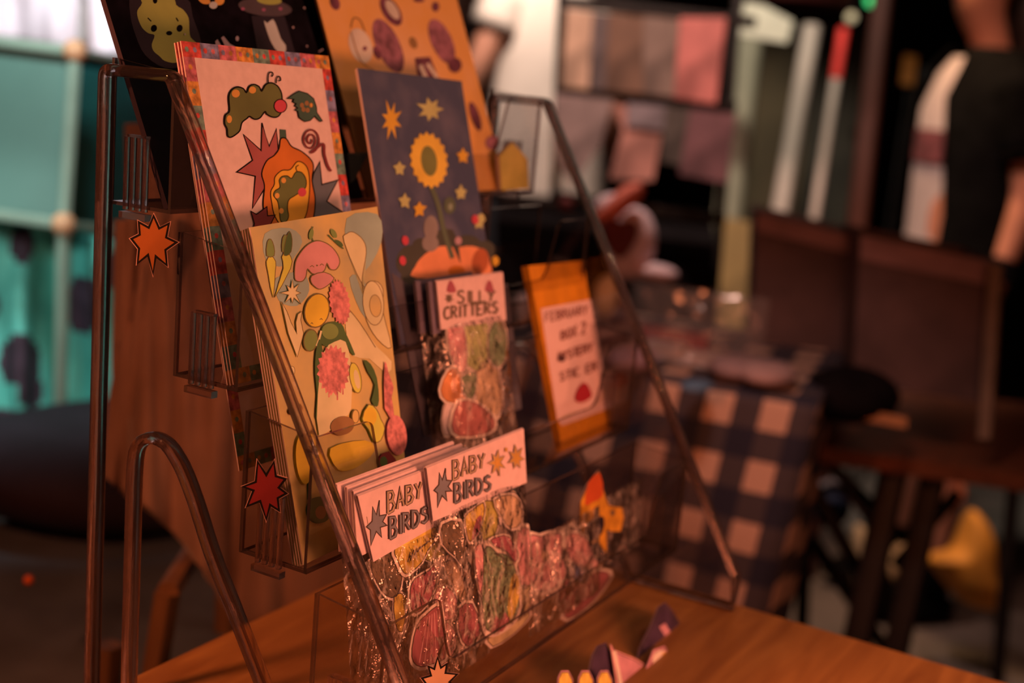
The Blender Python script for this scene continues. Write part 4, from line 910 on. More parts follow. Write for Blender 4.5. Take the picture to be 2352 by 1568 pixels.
# stool: padded grey seat with wooden legs
seat_z = -.205; sc_c = atz(170, 1345, seat_z)
st = thing('padded_stool', (sc_c.x, sc_c.y, FZ), 'low dark grey padded seat behind the table under the plum cushion', 'stool')
ctr = Vector((sc_c.x, sc_c.y, seat_z))
rr = []
for h, s_ in ((-.045, .94), (-.035, 1), (-.008, 1), (0, .96)):
    rr.append([ctr+Vector((.235*s_*math.copysign(abs(math.cos(t))**.45, math.cos(t)), .20*s_*math.copysign(abs(math.sin(t))**.45, math.sin(t)), h)) for t in [2*PI*k/40 for k in range(40)]])
MB().rings(rr, grey_d).build('seat_pad', st, sm=True)
for sx in (-1, 1):
    for sy in (-1, 1):
        MB().tube([(ctr.x+sx*.19, ctr.y+sy*.155, seat_z-.045), (ctr.x+sx*.225, ctr.y+sy*.19, FZ)], .016, ch_w, 8).build('leg', st, sm=True)
cc = at(130, 1150, 1.17); cz = seat_z+.052
cc = atz(150, 1236, seat_z); cc = Vector((cc.x+.10, cc.y+.06, cz))
mb = MB(); rr = []
for j in range(15):
    ph_ = -PI/2+PI*j/14
    rr.append([cc+Vector((.175*math.cos(ph_)**.5*math.cos(t) if abs(math.cos(ph_)) > 1e-6 else 0, .175*math.cos(ph_)**.5*math.sin(t) if abs(math.cos(ph_)) > 1e-6 else 0, .050*math.sin(ph_)+.010*math.cos(2*t)*math.cos(ph_))) if abs(math.cos(ph_)) > 1e-6 else cc+Vector((0, 0, .05*math.sin(ph_))) for t in [2*PI*k/36 for k in range(36)]])
mb.rings(rr, plum, cap=False); tag(mb.build('cushion', origin=cc-Vector((0, 0, .05)), sm=True, ang=3), 'dark plum cushion lying on the grey seat behind the left post', 'cushion')
tag(MB().ell(at(66, 1332, 1.03), .0042, mat('orange_button', (.75, .16, .03), .4), n=12, m=8).build('button', sm=True, ang=3, origin=at(66, 1332, 1.03)), 'tiny orange button standing out on the dark seat, lower left', 'button')
# wooden chair leg seen through the arch
lg = thing('wooden_chair', atz(360, 1700, FZ), 'light wooden chair frame seen low through the arch of the stand', 'chair')
b_ = at(385, 1360, .93); MB().tube([b_, b_+Vector((-.03, .01, -.25)), b_+Vector((-.08, .03, FZ-b_.z))], .0085, ch_w, 10).build('leg', lg, sm=True)
b2 = at(250, 1480, .99); MB().tube([b2, Vector((b2.x-.03, b2.y, FZ))], .010, ch_w, 10).build('leg', lg, sm=True)
b3 = b_+Vector((.20, .12, .0)); MB().tube([b3, Vector((b3.x+.03, b3.y+.02, FZ))], .010, ch_w, 10).build('leg', lg, sm=True)
MB().tube([b_+Vector((0, 0, 0)), b3], .008, ch_w, 8).build('seat_rail', lg, sm=True)

# ---- people
skin = mat('skin_warm', (.50, .22, .14), .5, .06, 20)
def body(name, base, turn, label, joints, edges, rad, M, h=1.0):
    """one continuous skinned figure; local frame: x to its right, y forward, z up"""
    T = Matrix.Translation(base) @ Matrix.Rotation(turn, 4, 'Z') @ Matrix.Scale(h, 4)
    names = list(joints); me = bpy.data.meshes.new(name)
    me.from_pydata([tuple((T @ Vector(joints[k]))-Vector(base)) for k in names], [(names.index(a), names.index(b)) for a, b in edges], [])
    o = bpy.data.objects.new(name, me); COL.objects.link(o); o.location = base
    md = o.modifiers.new('skin', 'SKIN'); md.use_smooth_shade = True; sv = me.skin_vertices[0].data if me.skin_vertices else None
    if sv is None: me.attributes; sv = me.skin_vertices.new().data if hasattr(me.skin_vertices, 'new') else None
    if sv:
        for i, k in enumerate(names):
            r = rad[k]; r = r if isinstance(r, tuple) else (r, r); sv[i].radius = (r[0]*h, r[1]*h); sv[i].use_root = (k == 'pelvis')
    me.materials.append(M); o.modifiers.new('sub', 'SUBSURF').levels = 2; o.modifiers['sub'].render_levels = 2
    return o, T
def hand(J, E, Rd, side, wrist, pre, d, curl=.25):
    """palm, four fingers and a thumb hanging along direction d"""
    d = Vector(d).normalized(); w_ = Vector(wrist); fwd = Vector((0, 1, 0)); inw = Vector((-side, 0, 0))
    palm = w_+d*.055; J[pre+'palm'] = palm; E.append((pre+'wr', pre+'palm')); Rd[pre+'palm'] = (.026, .014)
    for i, (o_, ln) in enumerate(((.027, .070), (.009, .078), (-.009, .073), (-.026, .056))):
        k = palm+fwd*o_+d*.035; J[f'{pre}k{i}'] = k; J[f'{pre}m{i}'] = k+d*ln*.5+inw*ln*curl*.3; J[f'{pre}t{i}'] = k+d*ln*.85+inw*ln*curl*1.3
        E += [(pre+'palm', f'{pre}k{i}'), (f'{pre}k{i}', f'{pre}m{i}'), (f'{pre}m{i}', f'{pre}t{i}')]
        Rd[f'{pre}k{i}'] = .0095; Rd[f'{pre}m{i}'] = .0085; Rd[f'{pre}t{i}'] = .007
    b = w_+d*.022+fwd*.026; J[pre+'th0'] = b; J[pre+'th1'] = b+fwd*.022+d*.030; J[pre+'th2'] = b+fwd*.026+d*.060+inw*.008
    E += [(pre+'palm', pre+'th0'), (pre+'th0', pre+'th1'), (pre+'th1', pre+'th2')]
    Rd[pre+'th0'] = .012; Rd[pre+'th1'] = .0105; Rd[pre+'th2'] = .008
def human(base, turn, label, arms, group=None, h=1.0, headturn=0, legs=None):
    J = {'pelvis': (0, 0, .93), 'waist': (0, .0, 1.06), 'chest': (0, .0, 1.26), 'nb': (0, -.01, 1.42), 'neck': (0, .005, 1.49), 'jaw': (0, .050, 1.555), 'head': (0, .020, 1.63), 'top': (0, .005, 1.70)}
    Rd = {'pelvis': (.145, .105), 'waist': (.125, .095), 'chest': (.150, .108), 'nb': (.052, .048), 'neck': (.043, .046), 'jaw': (.060, .070), 'head': (.074, .092), 'top': (.045, .055)}
    E = [('pelvis', 'waist'), ('waist', 'chest'), ('chest', 'nb'), ('nb', 'neck'), ('neck', 'jaw'), ('jaw', 'head'), ('head', 'top')]
    for s_, p in ((-1, 'l'), (1, 'r')):
        sh = (s_*.175, -.01, 1.385); el, wr = arms[p]
        J[p+'sh'] = sh; J[p+'el'] = el; J[p+'wr'] = wr; Rd[p+'sh'] = .056; Rd[p+'el'] = .040; Rd[p+'wr'] = (.026, .022)
        E += [('chest', p+'sh'), (p+'sh', p+'el'), (p+'el', p+'wr')]
        hand(J, E, Rd, s_, wr, p, Vector(wr)-Vector(el))
        J[p+'hip'] = (s_*.095, 0, .86); J[p+'kn'] = (s_*.105, .02, .49); J[p+'ca'] = (s_*.108, -.015, .34); J[p+'an'] = (s_*.11, -.01, .09); J[p+'toe'] = (s_*.125, .13, .035)
        Rd[p+'hip'] = .085; Rd[p+'kn'] = .056; Rd[p+'ca'] = .056; Rd[p+'an'] = .036; Rd[p+'toe'] = (.036, .026)
        E += [('pelvis', p+'hip'), (p+'hip', p+'kn'), (p+'kn', p+'ca'), (p+'ca', p+'an'), (p+'an', p+'toe')]
    o, T = body('person', base, turn, label, J, E, Rd, skin, h); tag(o, label, 'person', group)
    nose_ = MB().ell((0, .108, 1.605), (.013, .018, .022), skin, 10, 8); nose_.build('nose', o, mat4=T, sm=True, ang=3)
    eye = mat('eye_dark', (.03, .02, .02), .2); lip = mat('lips', (.40, .10, .08), .5)
    for s_ in (-1, 1):
        MB().ell((s_*.030, .098, 1.632), (.012, .007, .007), eye, 10, 6).build('eye', o, mat4=T, sm=True, ang=3)
        MB().ell((s_*.080, .005, 1.612), (.010, .018, .030), skin, 10, 8).build('ear', o, mat4=T, sm=True, ang=3)
    MB().ell((0, .098, 1.570), (.022, .008, .006), lip, 10, 6).build('mouth', o, mat4=T, sm=True, ang=3)
    return o, T, J
def ring(c, rx, ry, n=28, a0=0, a1=2*PI, closed=True, wob=0, sd=0):
    N_ = n if closed else n+1
    return [Vector((c[0]+rx*math.cos(a0+(a1-a0)*k/n)*(1+wob*noise.noise(Vector((k*.6, c[2]*3+sd, sd)))), c[1]+ry*math.sin(a0+(a1-a0)*k/n)*(1+wob*noise.noise(Vector((k*.6+9, c[2]*3+sd, sd)))), c[2])) for k in range(N_)]
def sleeve(o, T, a_, b_, r0, r1, M, name='sleeve'):
    a_ = Vector(a_); b_ = Vector(b_); mb = MB(); pts = [a_.lerp(b_, t) for t in (0, .25, .5, .75, 1)]
    mb.tube(pts, [r0, r0*.98, (r0+r1)/2*1.04, (r0+r1)/2*.97, r1], M, 14); mb.build(name, o, mat4=T, sm=True, ang=2)

# person in a pale cream shirt, seen from behind, middle of the picture
cream_m = mat('cream_shirt', (.84, .72, .62), .75, .06, 8); black_c = mat('black_cloth', (.006, .005, .006), .9, .2, 20, spec=.05); navy = mat('dark_jeans', (.020, .020, .026), .85, .2, 20)
pc = at(1268, 100, 4.2); base = Vector((pc.x, pc.y, FZ)); to_cam = math.atan2(CAM.y-base.y, CAM.x-base.x)
arms = {'l': ((-.265, -.06, 1.17), (-.31, .02, .95)), 'r': ((.245, .0, 1.12), (.25, .08, .88))}
o, T, J = human(base, to_cam+PI/2+.35, 'person in a loose cream shirt seen from behind past the tall orange print', arms, h=1.03)
mb = MB(); mb.rings([ring((0, 0, z), rx, ry, wob=wb, sd=3) for z, rx, ry, wb in ((.80, .225, .165, .10), (.95, .21, .155, .08), (1.08, .19, .14, .05), (1.22, .195, .132, .03), (1.34, .205, .125, .02), (1.405, .175, .10, 0), (1.45, .085, .08, 0), (1.465, .070, .070, 0))], cream_m, cap=False)
mb.build('shirt', o, mat4=T, sm=True, ang=3)
for p in 'lr':
    a_ = Vector(J[p+'sh']); e_ = Vector(J[p+'el']); sleeve(o, T, a_+Vector((0, 0, .01)), a_.lerp(e_, .42), .074, .072, cream_m)
    hp = Vector(J[p+'hip']); an = Vector(J[p+'an']); mb = MB().tube([hp+Vector((0, 0, .06)), J[p+'kn'], an], [.115, .078, .066], navy, 14); mb.build('trouser_leg', o, mat4=T, sm=True, ang=2)
    MB().ell(Vector(J[p+'an'])+Vector((0, .06, -.045)), (.05, .135, .048), black_c).build('shoe', o, mat4=T, sm=True, ang=3)
MB().rings([ring((0, 0, z), .165, .125) for z in (.80, .90, 1.0)], navy).build('trouser_waist', o, mat4=T, sm=True, ang=3)
MB().tube([Vector(J['lel']).lerp(Vector(J['lwr']), t) for t in (.72, .92)], .042, black_c, 14).build('wristband', o, mat4=T, sm=True)
hair_m = mat('dark_hair', (.018, .010, .008), .6, .2, 60)
MB().ell((0, -.012, 1.655), (.092, .105, .098), hair_m, 20, 12, -.35, 1).build('hair', o, mat4=T, sm=True, ang=3)

cloth('white_hanging_shirt', [(960, -120), (1030, -140), (1096, -110)], [(985, 60), (1040, 62), (1092, 52)], 4.7, white_s, 20, 16, .03, 'white shirt hanging far behind, between the orange print and the cream shirt', 'shirt', seed_=14)
_q = at(1082, 72, 4.5); lump_black = MB().ell(_q, (.035, .03, .05), black_c).tube([_q, Vector((_q.x, _q.y, 2.25))], .002, black_c, 6); tag(lump_black.build('black_pouch', sm=True, ang=3, origin=at(1082, 72, 4.5)), 'small black pouch hanging below the far white shirt', 'pouch')
# person in an open black jacket at the right edge, facing left
pc = at(2240, 300, 2.9); base = Vector((pc.x, pc.y, FZ)); to_cam = math.atan2(CAM.y-base.y, CAM.x-base.x)
turn = to_cam-PI/2-math.radians(62)
arms = {'l': ((-.235, -.035, 1.12), (-.245, .02, .89)), 'r': ((.245, -.06, 1.12), (.25, -.04, .88))}
o, T, J = human(base, turn, 'person in an open black jacket and white printed tee at the right edge', arms, h=.925)
tee = mat('white_tee', (.46, .40, .40), .8, .06, 14); tprint = mat('tee_print', (.16, .05, .06), .8, .2, 30)
mb = MB(); mb.rings([ring((0, 0, z), rx, ry, wob=.03, sd=5) for z, rx, ry in ((.86, .165, .130), (1.0, .158, .122), (1.15, .165, .125), (1.30, .185, .124), (1.39, .150, .098), (1.43, .082, .078))], tee, cap=False)
mb.build('tee_shirt', o, mat4=T, sm=True, ang=3)
pr = MB(); pr.rings([ring((0, .0025, z), rx, ry, 10, math.radians(62), math.radians(118), False) for z, rx, ry in ((1.17, .170, .128), (1.21, .174, .1285), (1.25, .180, .128))], tprint, cap=False)
pr.build('tee_print', o, mat4=T, sm=True, ang=3)
jk = mat('black_jacket', (.004, .004, .004), .9, .2, 20, spec=.05)
mb = MB(); a0, a1 = math.radians(112), math.radians(112+316)
R_ = [ring((0, -.005, z), rx, ry, 34, a0+g, a1-g, False, wob=.03, sd=8) for z, rx, ry, g in ((.74, .215, .175, .05), (.90, .205, .165, .30), (1.05, .195, .155, .30), (1.20, .205, .152, .14), (1.33, .215, .148, .0), (1.41, .178, .115, .04), (1.455, .098, .090, .12))]
mb.rings(R_, jk, cap=False, closed=False); jo = mb.build('jacket', o, mat4=T, sm=True, ang=3); md = jo.modifiers.new('th', 'SOLIDIFY'); md.thickness = .006
for p in 'lr':
    a_ = Vector(J[p+'sh']); e_ = Vector(J[p+'el']); w_ = Vector(J[p+'wr'])
    sleeve(o, T, a_+Vector((0, 0, .012)), a_.lerp(e_, .72), .080, .062, jk)
    MB().tube([e_.lerp(w_, t) for t in (.66, .88)], .038, black_c, 14).build('wristband', o, mat4=T, sm=True)
    hp = Vector(J[p+'hip']); kn = Vector(J[p+'kn']); an = Vector(J[p+'an'])
    MB().tube([hp+Vector((0, 0, .05)), hp.lerp(kn, .4), kn+Vector((0, 0, .13))], [.120, .112, .104], jk, 14).build('shorts_leg', o, mat4=T, sm=True, ang=2)
    MB().tube([kn.lerp(an, .74), kn.lerp(an, .88), an], [.062, .054, .052], jk, 14).build('boot_shaft', o, mat4=T, sm=True, ang=2)
    MB().ell(an+Vector((0, .055, -.042)), (.052, .140, .050), jk).build('boot', o, mat4=T, sm=True, ang=3)
MB().rings([ring((0, 0, z), .172, .135) for z in (.80, .90, .98)], jk).build('shorts_waist', o, mat4=T, sm=True, ang=3)
MB().ell((0, -.020, 1.650), (.096, .108, .104), hair_m, 20, 12, -.55, 1).build('hair', o, mat4=T, sm=True, ang=3)
MB().tube([(0, -.085, 1.64), (0, -.115, 1.50), (0, -.13, 1.34), (0, -.13, 1.22)], [.080, .066, .070, .04], hair_m, 16).build('long_hair', o, mat4=T, sm=True, ang=3)

# ---- grid rack with hanging prints (middle)
rack_m = mat('rack_black', (.014, .011, .010), .5, .2, 20)
D = 2.6
gr = thing('print_rack', Vector((at(1480, 250, D).x, at(1480, 250, D).y, FZ)), 'black metal rack holding two rows of shirts and prints, behind the stand', 'rack')
for p, q in (((1292, -40), (1268, 640)), ((1693, 20), (1640, 690))):
    A_ = at(*p, D); B_ = at(*q, D); MB().tube([A_+(A_-B_)*.3, A_, B_, Vector((B_.x, B_.y, FZ))], .0095, rack_m, 8).build('upright', gr, sm=True)
for p, q in (((1285, 2), (1735, 52)), ((1278, 205), (1690, 245)), ((1272, 452), (1665, 505)), ((1150, 455), (1290, 470))):
    MB().tube([at(*p, D), at(*q, D)], .0125, rack_m, 8).build('crossbar', gr, sm=True)
G5 = 'prints hanging on the black rack'
hang = [([(1302, 20), (1368, 28), (1352, 205), (1290, 198)], (.50, .34, .24), 'tan print at the top left of the black rack'),
        ([(1362, 28), (1398, 32), (1390, 205), (1352, 205)], (.11, .085, .085), 'narrow dark print, second in the top row of the rack'),
        ([(1398, 30), (1478, 38), (1478, 215), (1390, 208)], (.16, .09, .06), 'brown print in the middle of the top row of the rack'),
        ([(1478, 36), (1560, 44), (1548, 222), (1478, 215)], (.20, .14, .115), 'grey brown print, fourth in the top row of the rack'),
        ([(1562, 40), (1668, 40), (1645, 238), (1548, 224)], (.52, .17, .15), 'salmon pink print at the top right of the rack'),
        ([(1275, 215), (1408, 228), (1380, 330), (1320, 420), (1275, 380)], (.28, .21, .20), 'pale mauve shirt at the lower left of the rack'),
        ([(1410, 240), (1530, 250), (1500, 415), (1400, 410), (1430, 300)], (.46, .22, .18), 'salmon shirt in the middle of the lower row'),
        ([(1440, 235), (1545, 245), (1530, 300), (1440, 290)], (.24, .20, .22), 'small lilac grey print above the salmon shirt'),
        ([(1530, 245), (1590, 250), (1565, 380), (1515, 370)], (.085, .07, .06), 'dark grey print right of the salmon shirt'),
        ([(1585, 250), (1690, 262), (1668, 420), (1560, 400)], (.19, .09, .10), 'wine mauve shirt at the lower right of the rack')]
for i, (q, col, lb) in enumerate(hang):
    quad_slab('hanging_print', q, 2.585-.006*i, .004, mat('hang_%s' % lb.split()[0]+str(i), col, .8, .2, 14), lb, 'print', G5)
# dark table with a heart plush behind the stand
blk = thing('dark_table', atz(1430, 1180, FZ), 'dark cloth covered table under the black rack', 'table')
tt = [at(1150, 470, 2.45), at(1640, 520, 2.45), at(1640, 560, 2.25), at(1150, 500, 2.25)]
cloth('table_cover', [(1140, 500), (1420, 540), (1640, 560)], [(1140, 790), (1420, 800), (1640, 820)], 2.3, black_c, 30, 12, .02, parent=blk, seed_=3)
quad_slab('tabletop', [(1140, 470), (1640, 520), (1640, 562), (1140, 505)], [2.55, 2.55, 2.28, 2.28], .02, black_c, None, None, parent=blk)
lil = mat('plush_lilac', (.70, .55, .60), .9, .1, 30); hrt = mat('heart_red', (.085, .006, .006), .7, .1, 30); sal = mat('salmon_cloth', (.62, .17, .12), .8, .1, 20)
pl = thing('heart_plush', at(1450, 660, 2.1), 'lilac plush holding a dark red heart, on the dark table', 'plush toy')
mb = MB(); c0 = at(1450, 560, 2.1); rr = []
MB().ell(c0, (.052, .040, .062), lil).build('plush_body', pl, sm=True, ang=3)
MB().ell(at(1410, 480, 2.1), (.036, .034, .026), lil).build('plush_head', pl, sm=True, ang=3)
MB().ell(at(1505, 625, 2.08), (.030, .040, .014), lil).build('plush_foot', pl, sm=True, ang=3)
HP = [(1385, 510), (1400, 495), (1425, 508), (1450, 505), (1465, 520), (1462, 550), (1430, 592), (1400, 570)]
mb = MB(); hp_ = [at(x, y, 2.035) for x, y in smooth(HP, 3)]; mb.prism(hp_, FW*.02, hrt); mb.build('heart', pl)
mb = MB().tube([at(1375, 505, 2.05), at(1410, 480, 2.04), at(1445, 448, 2.05), at(1470, 430, 2.06)], [.010, .015, .017, .010], sal, 10); tag(mb.build('ribbon', sm=True, origin=at(1410, 480, 2.04)), 'salmon ribbon draped above the heart plush', 'ribbon')
MBt = MB().ell(at(1300, 470, 2.2), (.014, .014, .014), hrt); tag(MBt.build('red_ball', sm=True, ang=3, origin=at(1300, 470, 2.2)), 'small dull red ball left of the heart plush', 'ball')
jar = mat('jar_cream', (.62, .46, .25), .5, .1, 20)
mb = MB().ell(at(1392, 680, 1.9), (.019, .019, .032), jar); tag(mb.build('jar', sm=True, ang=3, origin=at(1392, 710, 1.9)), 'pale yellow jar just right of the orange packet', 'jar')
mb = MB().ell(at(1198, 710, 1.6), (.010, .010, .022), white_s); tag(mb.build('candle', sm=True, ang=3, origin=at(1198, 735, 1.6)), 'small pale candle between the critters bag and the orange packet', 'candle')

# ---- far: pillars, sign, posts, wall hangings
D = 3.6
def pillar(xt, xb, w_, yt_, yb_, M, name, label, cat, d=D, group=None, draw=None):
    A_ = at(xt, yt_, d); B_ = at(xb, yb_, d); r = w_/2/F*d; mb = MB()
    mb.tube([A_, B_], r, M, 14)
    if B_.z > FZ+.02: mb.tube([B_, Vector((B_.x, B_.y, FZ))], r*.8, M, 10)
    if draw: draw(mb, A_, B_, r)
    return tag(mb.build(name, sm=True, origin=B_), label, cat, group)
sagep = mat('pillar_sage', (.30, .28, .20), .7, .1, 6); olivew = mat('olive_panel', (.085, .060, .030), .8, .2, 5); wpost = mat('white_post', (.50, .42, .36), .6, .08, 10); redp = mat('red_band', (.80, .05, .04), .5); brp = mat('rust_post', (.045, .009, .004), .7, .1, 10)
quad_slab('olive_panel', [(1735, 60), (1870, 80), (1800, 900), (1600, 880)], 3.9, .03, olivew, 'olive brown wall panel behind the white posts', 'panel')
quad_slab('olive_panel', [(1990, 60), (1870, 60), (1800, 700), (1940, 700)], 4.0, .03, mat('moss_panel', (.050, .042, .030), .8, .2, 5), 'dark moss wall panel right of the two white posts', 'panel')
quad_slab('gold_panel', [(1665, 500), (1735, 510), (1700, 800), (1600, 780)], 3.5, .02, mat('gold_olive', (.30, .19, .07), .7, .15, 8), 'dull golden panel low beside the left crate', 'panel')
pillar(1728, 1625, 62, 20, 900, sagep, 'pillar', 'pale sage pillar right of the black rack', 'pillar')
quad_slab('blank_sign', [(1712, 0), (1740, 5), (1822, 48), (1808, 98), (1700, 82)], 3.3, .01, mat('sign_cream', (.62, .58, .46), .7, .04, 10), 'small blank cream sign high beside the sage pillar', 'sign')
pillar(1866, 1790, 40, 60, 500, wpost, 'white_post', 'thicker white post standing left of the red banded one', 'post', 3.4)
pillar(1930, 1870, 22, 120, 505, wpost, 'white_post', 'thin white post with a red band at its top', 'post', 3.3, draw=lambda mb, A_, B_, r: mb.tube([A_+(A_-B_)*.14, A_, A_.lerp(B_, .16)], r*1.05, redp, 14))
pillar(2032, 1955, 46, -40, 640, brp, 'rust_post', 'dark rust coloured post left of the person in black', 'post', 3.1)
_p = at(2088, 200, 3.81); al_ = thing('amber_lamp', Vector((_p.x, _p.y, FZ)), 'small amber light on a thin dark stand behind the person in black', 'light')
MB().tube([_p, Vector((_p.x, _p.y, FZ))], .006, rack_m, 8).build('stand_pole', al_, sm=True)
quad_slab('amber_strip', [(2080, 125), (2108, 130), (2098, 195), (2072, 190)], 3.8, .02, mat('amber_strip', (.35, .13, .03), .6, emit=(.5, .15, .02, .10)), None, None, parent=al_)
def hung(name, x, y, d, r, M, label):
    p = at(x, y, d); t = thing(name, p, label, 'light')
    MB().ell(p, r, M).build('glowing_bulb', t, sm=True, ang=3)
    MB().tube([p+Vector((0, 0, r*.9)), Vector((p.x, p.y, 2.25))], .003, rack_m, 6).build('cord', t, sm=True)
hung('stage_light', 2024, 0, 3.5, .020, mat('led_cyan', (.02, .4, .5), .4, emit=(.02, .60, .95, 1.4)), 'cyan stage light at the top edge of the picture')
hung('stage_light', 2000, 3, 3.46, .015, mat('led_green', (.02, .5, .1), .4, emit=(.08, .8, .25, 1.0)), 'green stage light just left of the cyan one')
hung('light_bulb', 1955, 40, 3.6, .015, mat('bulb_warm', (.6, .5, .3), .4, emit=(.9, .7, .42, .45)), 'warm round bulb above the red banded post')
sh = mat('shade_maroon', (.055, .012, .010), .7, .1, 10); lc = at(1835, -30, 2.9)
mb = MB(); mb.rings([[lc+Vector((r*math.cos(t), r*math.sin(t), z)) for t in [2*PI*k/28 for k in range(28)]] for r, z in ((.02, .11), (.06, .10), (.115, .03), (.125, -.035), (.118, -.04))], sh, cap=False)
shd = thing('pendant_lamp', lc, 'dark maroon pendant shade at the top edge above the white posts', 'lamp')
so = mb.build('lamp_shade', shd, sm=True, ang=2); so.modifiers.new('th', 'SOLIDIFY').thickness = .003
MB().tube([lc+Vector((0, 0, .1)), Vector((lc.x, lc.y, 2.25))], .003, rack_m, 6).build('cord', shd)

# ---- gingham covered table (right of the stand)
def gingham():
    M = bpy.data.materials.new('gingham'); M.use_nodes = True; nt = M.node_tree; b = nt.nodes['Principled BSDF']; b.inputs['Roughness'].default_value = .85
    uvn = nt.nodes.new('ShaderNodeUVMap'); sep = nt.nodes.new('ShaderNodeSeparateXYZ'); nt.links.new(uvn.outputs[0], sep.inputs[0]); os_ = []
    for ax in 'XY':
        fr = nt.nodes.new('ShaderNodeMath'); fr.operation = 'FRACT'; gt = nt.nodes.new('ShaderNodeMath'); gt.operation = 'GREATER_THAN'; gt.inputs[1].default_value = .5
        nt.links.new(sep.outputs[ax], fr.inputs[0]); nt.links.new(fr.outputs[0], gt.inputs[0]); os_.append(gt)
    ad = nt.nodes.new('ShaderNodeMath'); ad.operation = 'ADD'; nt.links.new(os_[0].outputs[0], ad.inputs[0]); nt.links.new(os_[1].outputs[0], ad.inputs[1])
    dv = nt.nodes.new('ShaderNodeMath'); dv.operation = 'DIVIDE'; dv.inputs[1].default_value = 2; nt.links.new(ad.outputs[0], dv.inputs[0])
    cr = nt.nodes.new('ShaderNodeValToRGB'); cr.color_ramp.interpolation = 'CONSTANT'; e = cr.color_ramp.elements
    e[0].position = 0; e[0].color = (.016, .018, .040, 1); e[1].position = .4; e[1].color = (.060, .050, .060, 1); n_ = e.new(.8); n_.color = (.60, .40, .30, 1)
    nt.links.new(dv.outputs[0], cr.inputs[0]); nt.links.new(cr.outputs[0], b.inputs['Base Color']); MATS['gingham'] = M; return M
gm = gingham()
# table top corners on a level plane; the near face hangs from its front edge
GZ = -.012
cA = atz(1878, 925, GZ); cB = atz(1330, 835, GZ); dirx = (cB-cA).normalized(); back = Vector((-dirx.y, dirx.x, 0)); back = back if back.dot(FW) > 0 else -back
gt_ = thing('gingham_table', Vector(((cA+cB).x/2, (cA+cB).y/2, FZ)), 'table covered with a navy and white gingham cloth right of the stand', 'table')
def gcloth():
    me = bpy.data.meshes.new('gingham_cloth'); v = []; f = []; uv = []; Lx = .95; nx = 70; drop = .55; nb = 26; nd = 36; S = .068
    base_ = gt_.location
    for j in range(nb+nd+1):
        for i in range(nx+1):
            s_ = -.0+Lx*i/nx; p = cA+dirx*s_
            if j <= nb: q = p+back*(.42*(1-j/nb)); t_ = .42*(1-j/nb)
            else:
                h = drop*(j-nb)/nd; q = p+Vector((0, 0, -h))-back*(.02*min(1, h*6)+.018*math.sin(s_*24+1.2)*min(1, h*3)); t_ = -h
                q = q+dirx*(h*.10)
            v.append(tuple(q-base_)); uv.append((s_/S+.1, t_/S*.92+.08))
    n = nx+1
    for j in range(nb+nd):
        for i in range(nx): f.append((j*n+i, j*n+i+1, (j+1)*n+i+1, (j+1)*n+i))
    # the end that hangs down on the right
    i0 = len(v); ns = 24
    for j in range(nd+1):
        for i in range(ns+1):
            h = drop*j/nd; t_ = .42*i/ns; q = cA+back*t_+Vector((0, 0, -h))-dirx*(.004+.014*math.sin(t_*30)*min(1, h*3))*min(1, h*8)+dirx*(h*.10)
            if i == 0: q = cA+Vector((0, 0, -h))-back*(.02*min(1, h*6)+.018*math.sin(1.2)*min(1, h*3))+dirx*(h*.10)
            v.append(tuple(q-base_)); uv.append((-t_/S+.1, -h/S*.92+.08))
    m_ = ns+1
    for j in range(nd):
        for i in range(ns): f.append((i0+j*m_+i, i0+j*m_+i+1, i0+(j+1)*m_+i+1, i0+(j+1)*m_+i))
    me.from_pydata(v, [], f); l = me.uv_layers.new(name='UVMap')
    for lp in me.loops: l.data[lp.index].uv = uv[lp.vertex_index]
    me.materials.append(gm); me.shade_smooth(); o = bpy.data.objects.new('gingham_cloth', me); COL.objects.link(o); o.parent = gt_
    o.modifiers.new('th', 'SOLIDIFY').thickness = .0015; return o
gcloth()
mb = MB().prism([cA+Vector((0, 0, -.03)), cB+Vector((0, 0, -.03)), cB+back*.41+Vector((0, 0, -.03)), cA+back*.41+Vector((0, 0, -.03))], Vector((0, 0, .024)), rack_m); mb.build('tabletop', gt_)
for s_, t_ in ((.06, .05), (.06, .36), (.80, .05), (.80, .36)):
    q = cA+dirx*s_+back*t_; MB().tube([Vector((q.x, q.y, -.045)), Vector((q.x, q.y, FZ))], .014, rack_m, 8).build('leg', gt_, sm=True)
def on_g(x, y, h, name, M, label, cat, sz, kind='box', rot=0, group=None):
    p = atz(x, y, GZ+.002)
    mb = MB()
    if kind == 'box': mb.box(p+Vector((0, 0, h/2)), (sz[0], sz[1], h), M, rot)
    else: mb.ell(p+Vector((0, 0, h/2)), (sz[0], sz[1], h/2), M)
    return tag(mb.build(name, origin=p, sm=(kind != 'box'), ang=3), label, cat, group)
wb = mat('white_box', (.70, .60, .56), .7, .05, 10); rot0 = math.atan2(dirx.y, dirx.x)
on_g(1640, 842, .016, 'white_box', wb, 'brightest white box lying on the gingham table', 'box', (.075, .03), rot=rot0, group='small white boxes on the gingham table')
on_g(1525, 818, .018, 'white_box', wb, 'small white box left of the brightest one on the gingham table', 'box', (.050, .03), rot=rot0, group='small white boxes on the gingham table')
on_g(1545, 790, .020, 'red_case', mat('red_case', (.30, .035, .035), .6), 'flat dark red case behind the white boxes', 'case', (.10, .03), rot=rot0)
on_g(1700, 868, .028, 'folded_cloth', mat('folded_lilac', (.26, .19, .20), .85, .15, 15), 'folded lilac cloth near the corner of the gingham table', 'cloth', (.055, .04), 'ell')
on_g(1760, 885, .030, 'folded_cloth', mat('folded_pale', (.34, .24, .24), .85, .15, 15), 'pale folded cloth at the right corner of the gingham table', 'cloth', (.05, .035), 'ell')
on_g(1600, 895, .010, 'blue_pouch', mat('pouch_blue', (.10, .19, .30), .8, .15, 15), 'small blue pouch at the front of the gingham table', 'pouch', (.030, .018), 'ell')
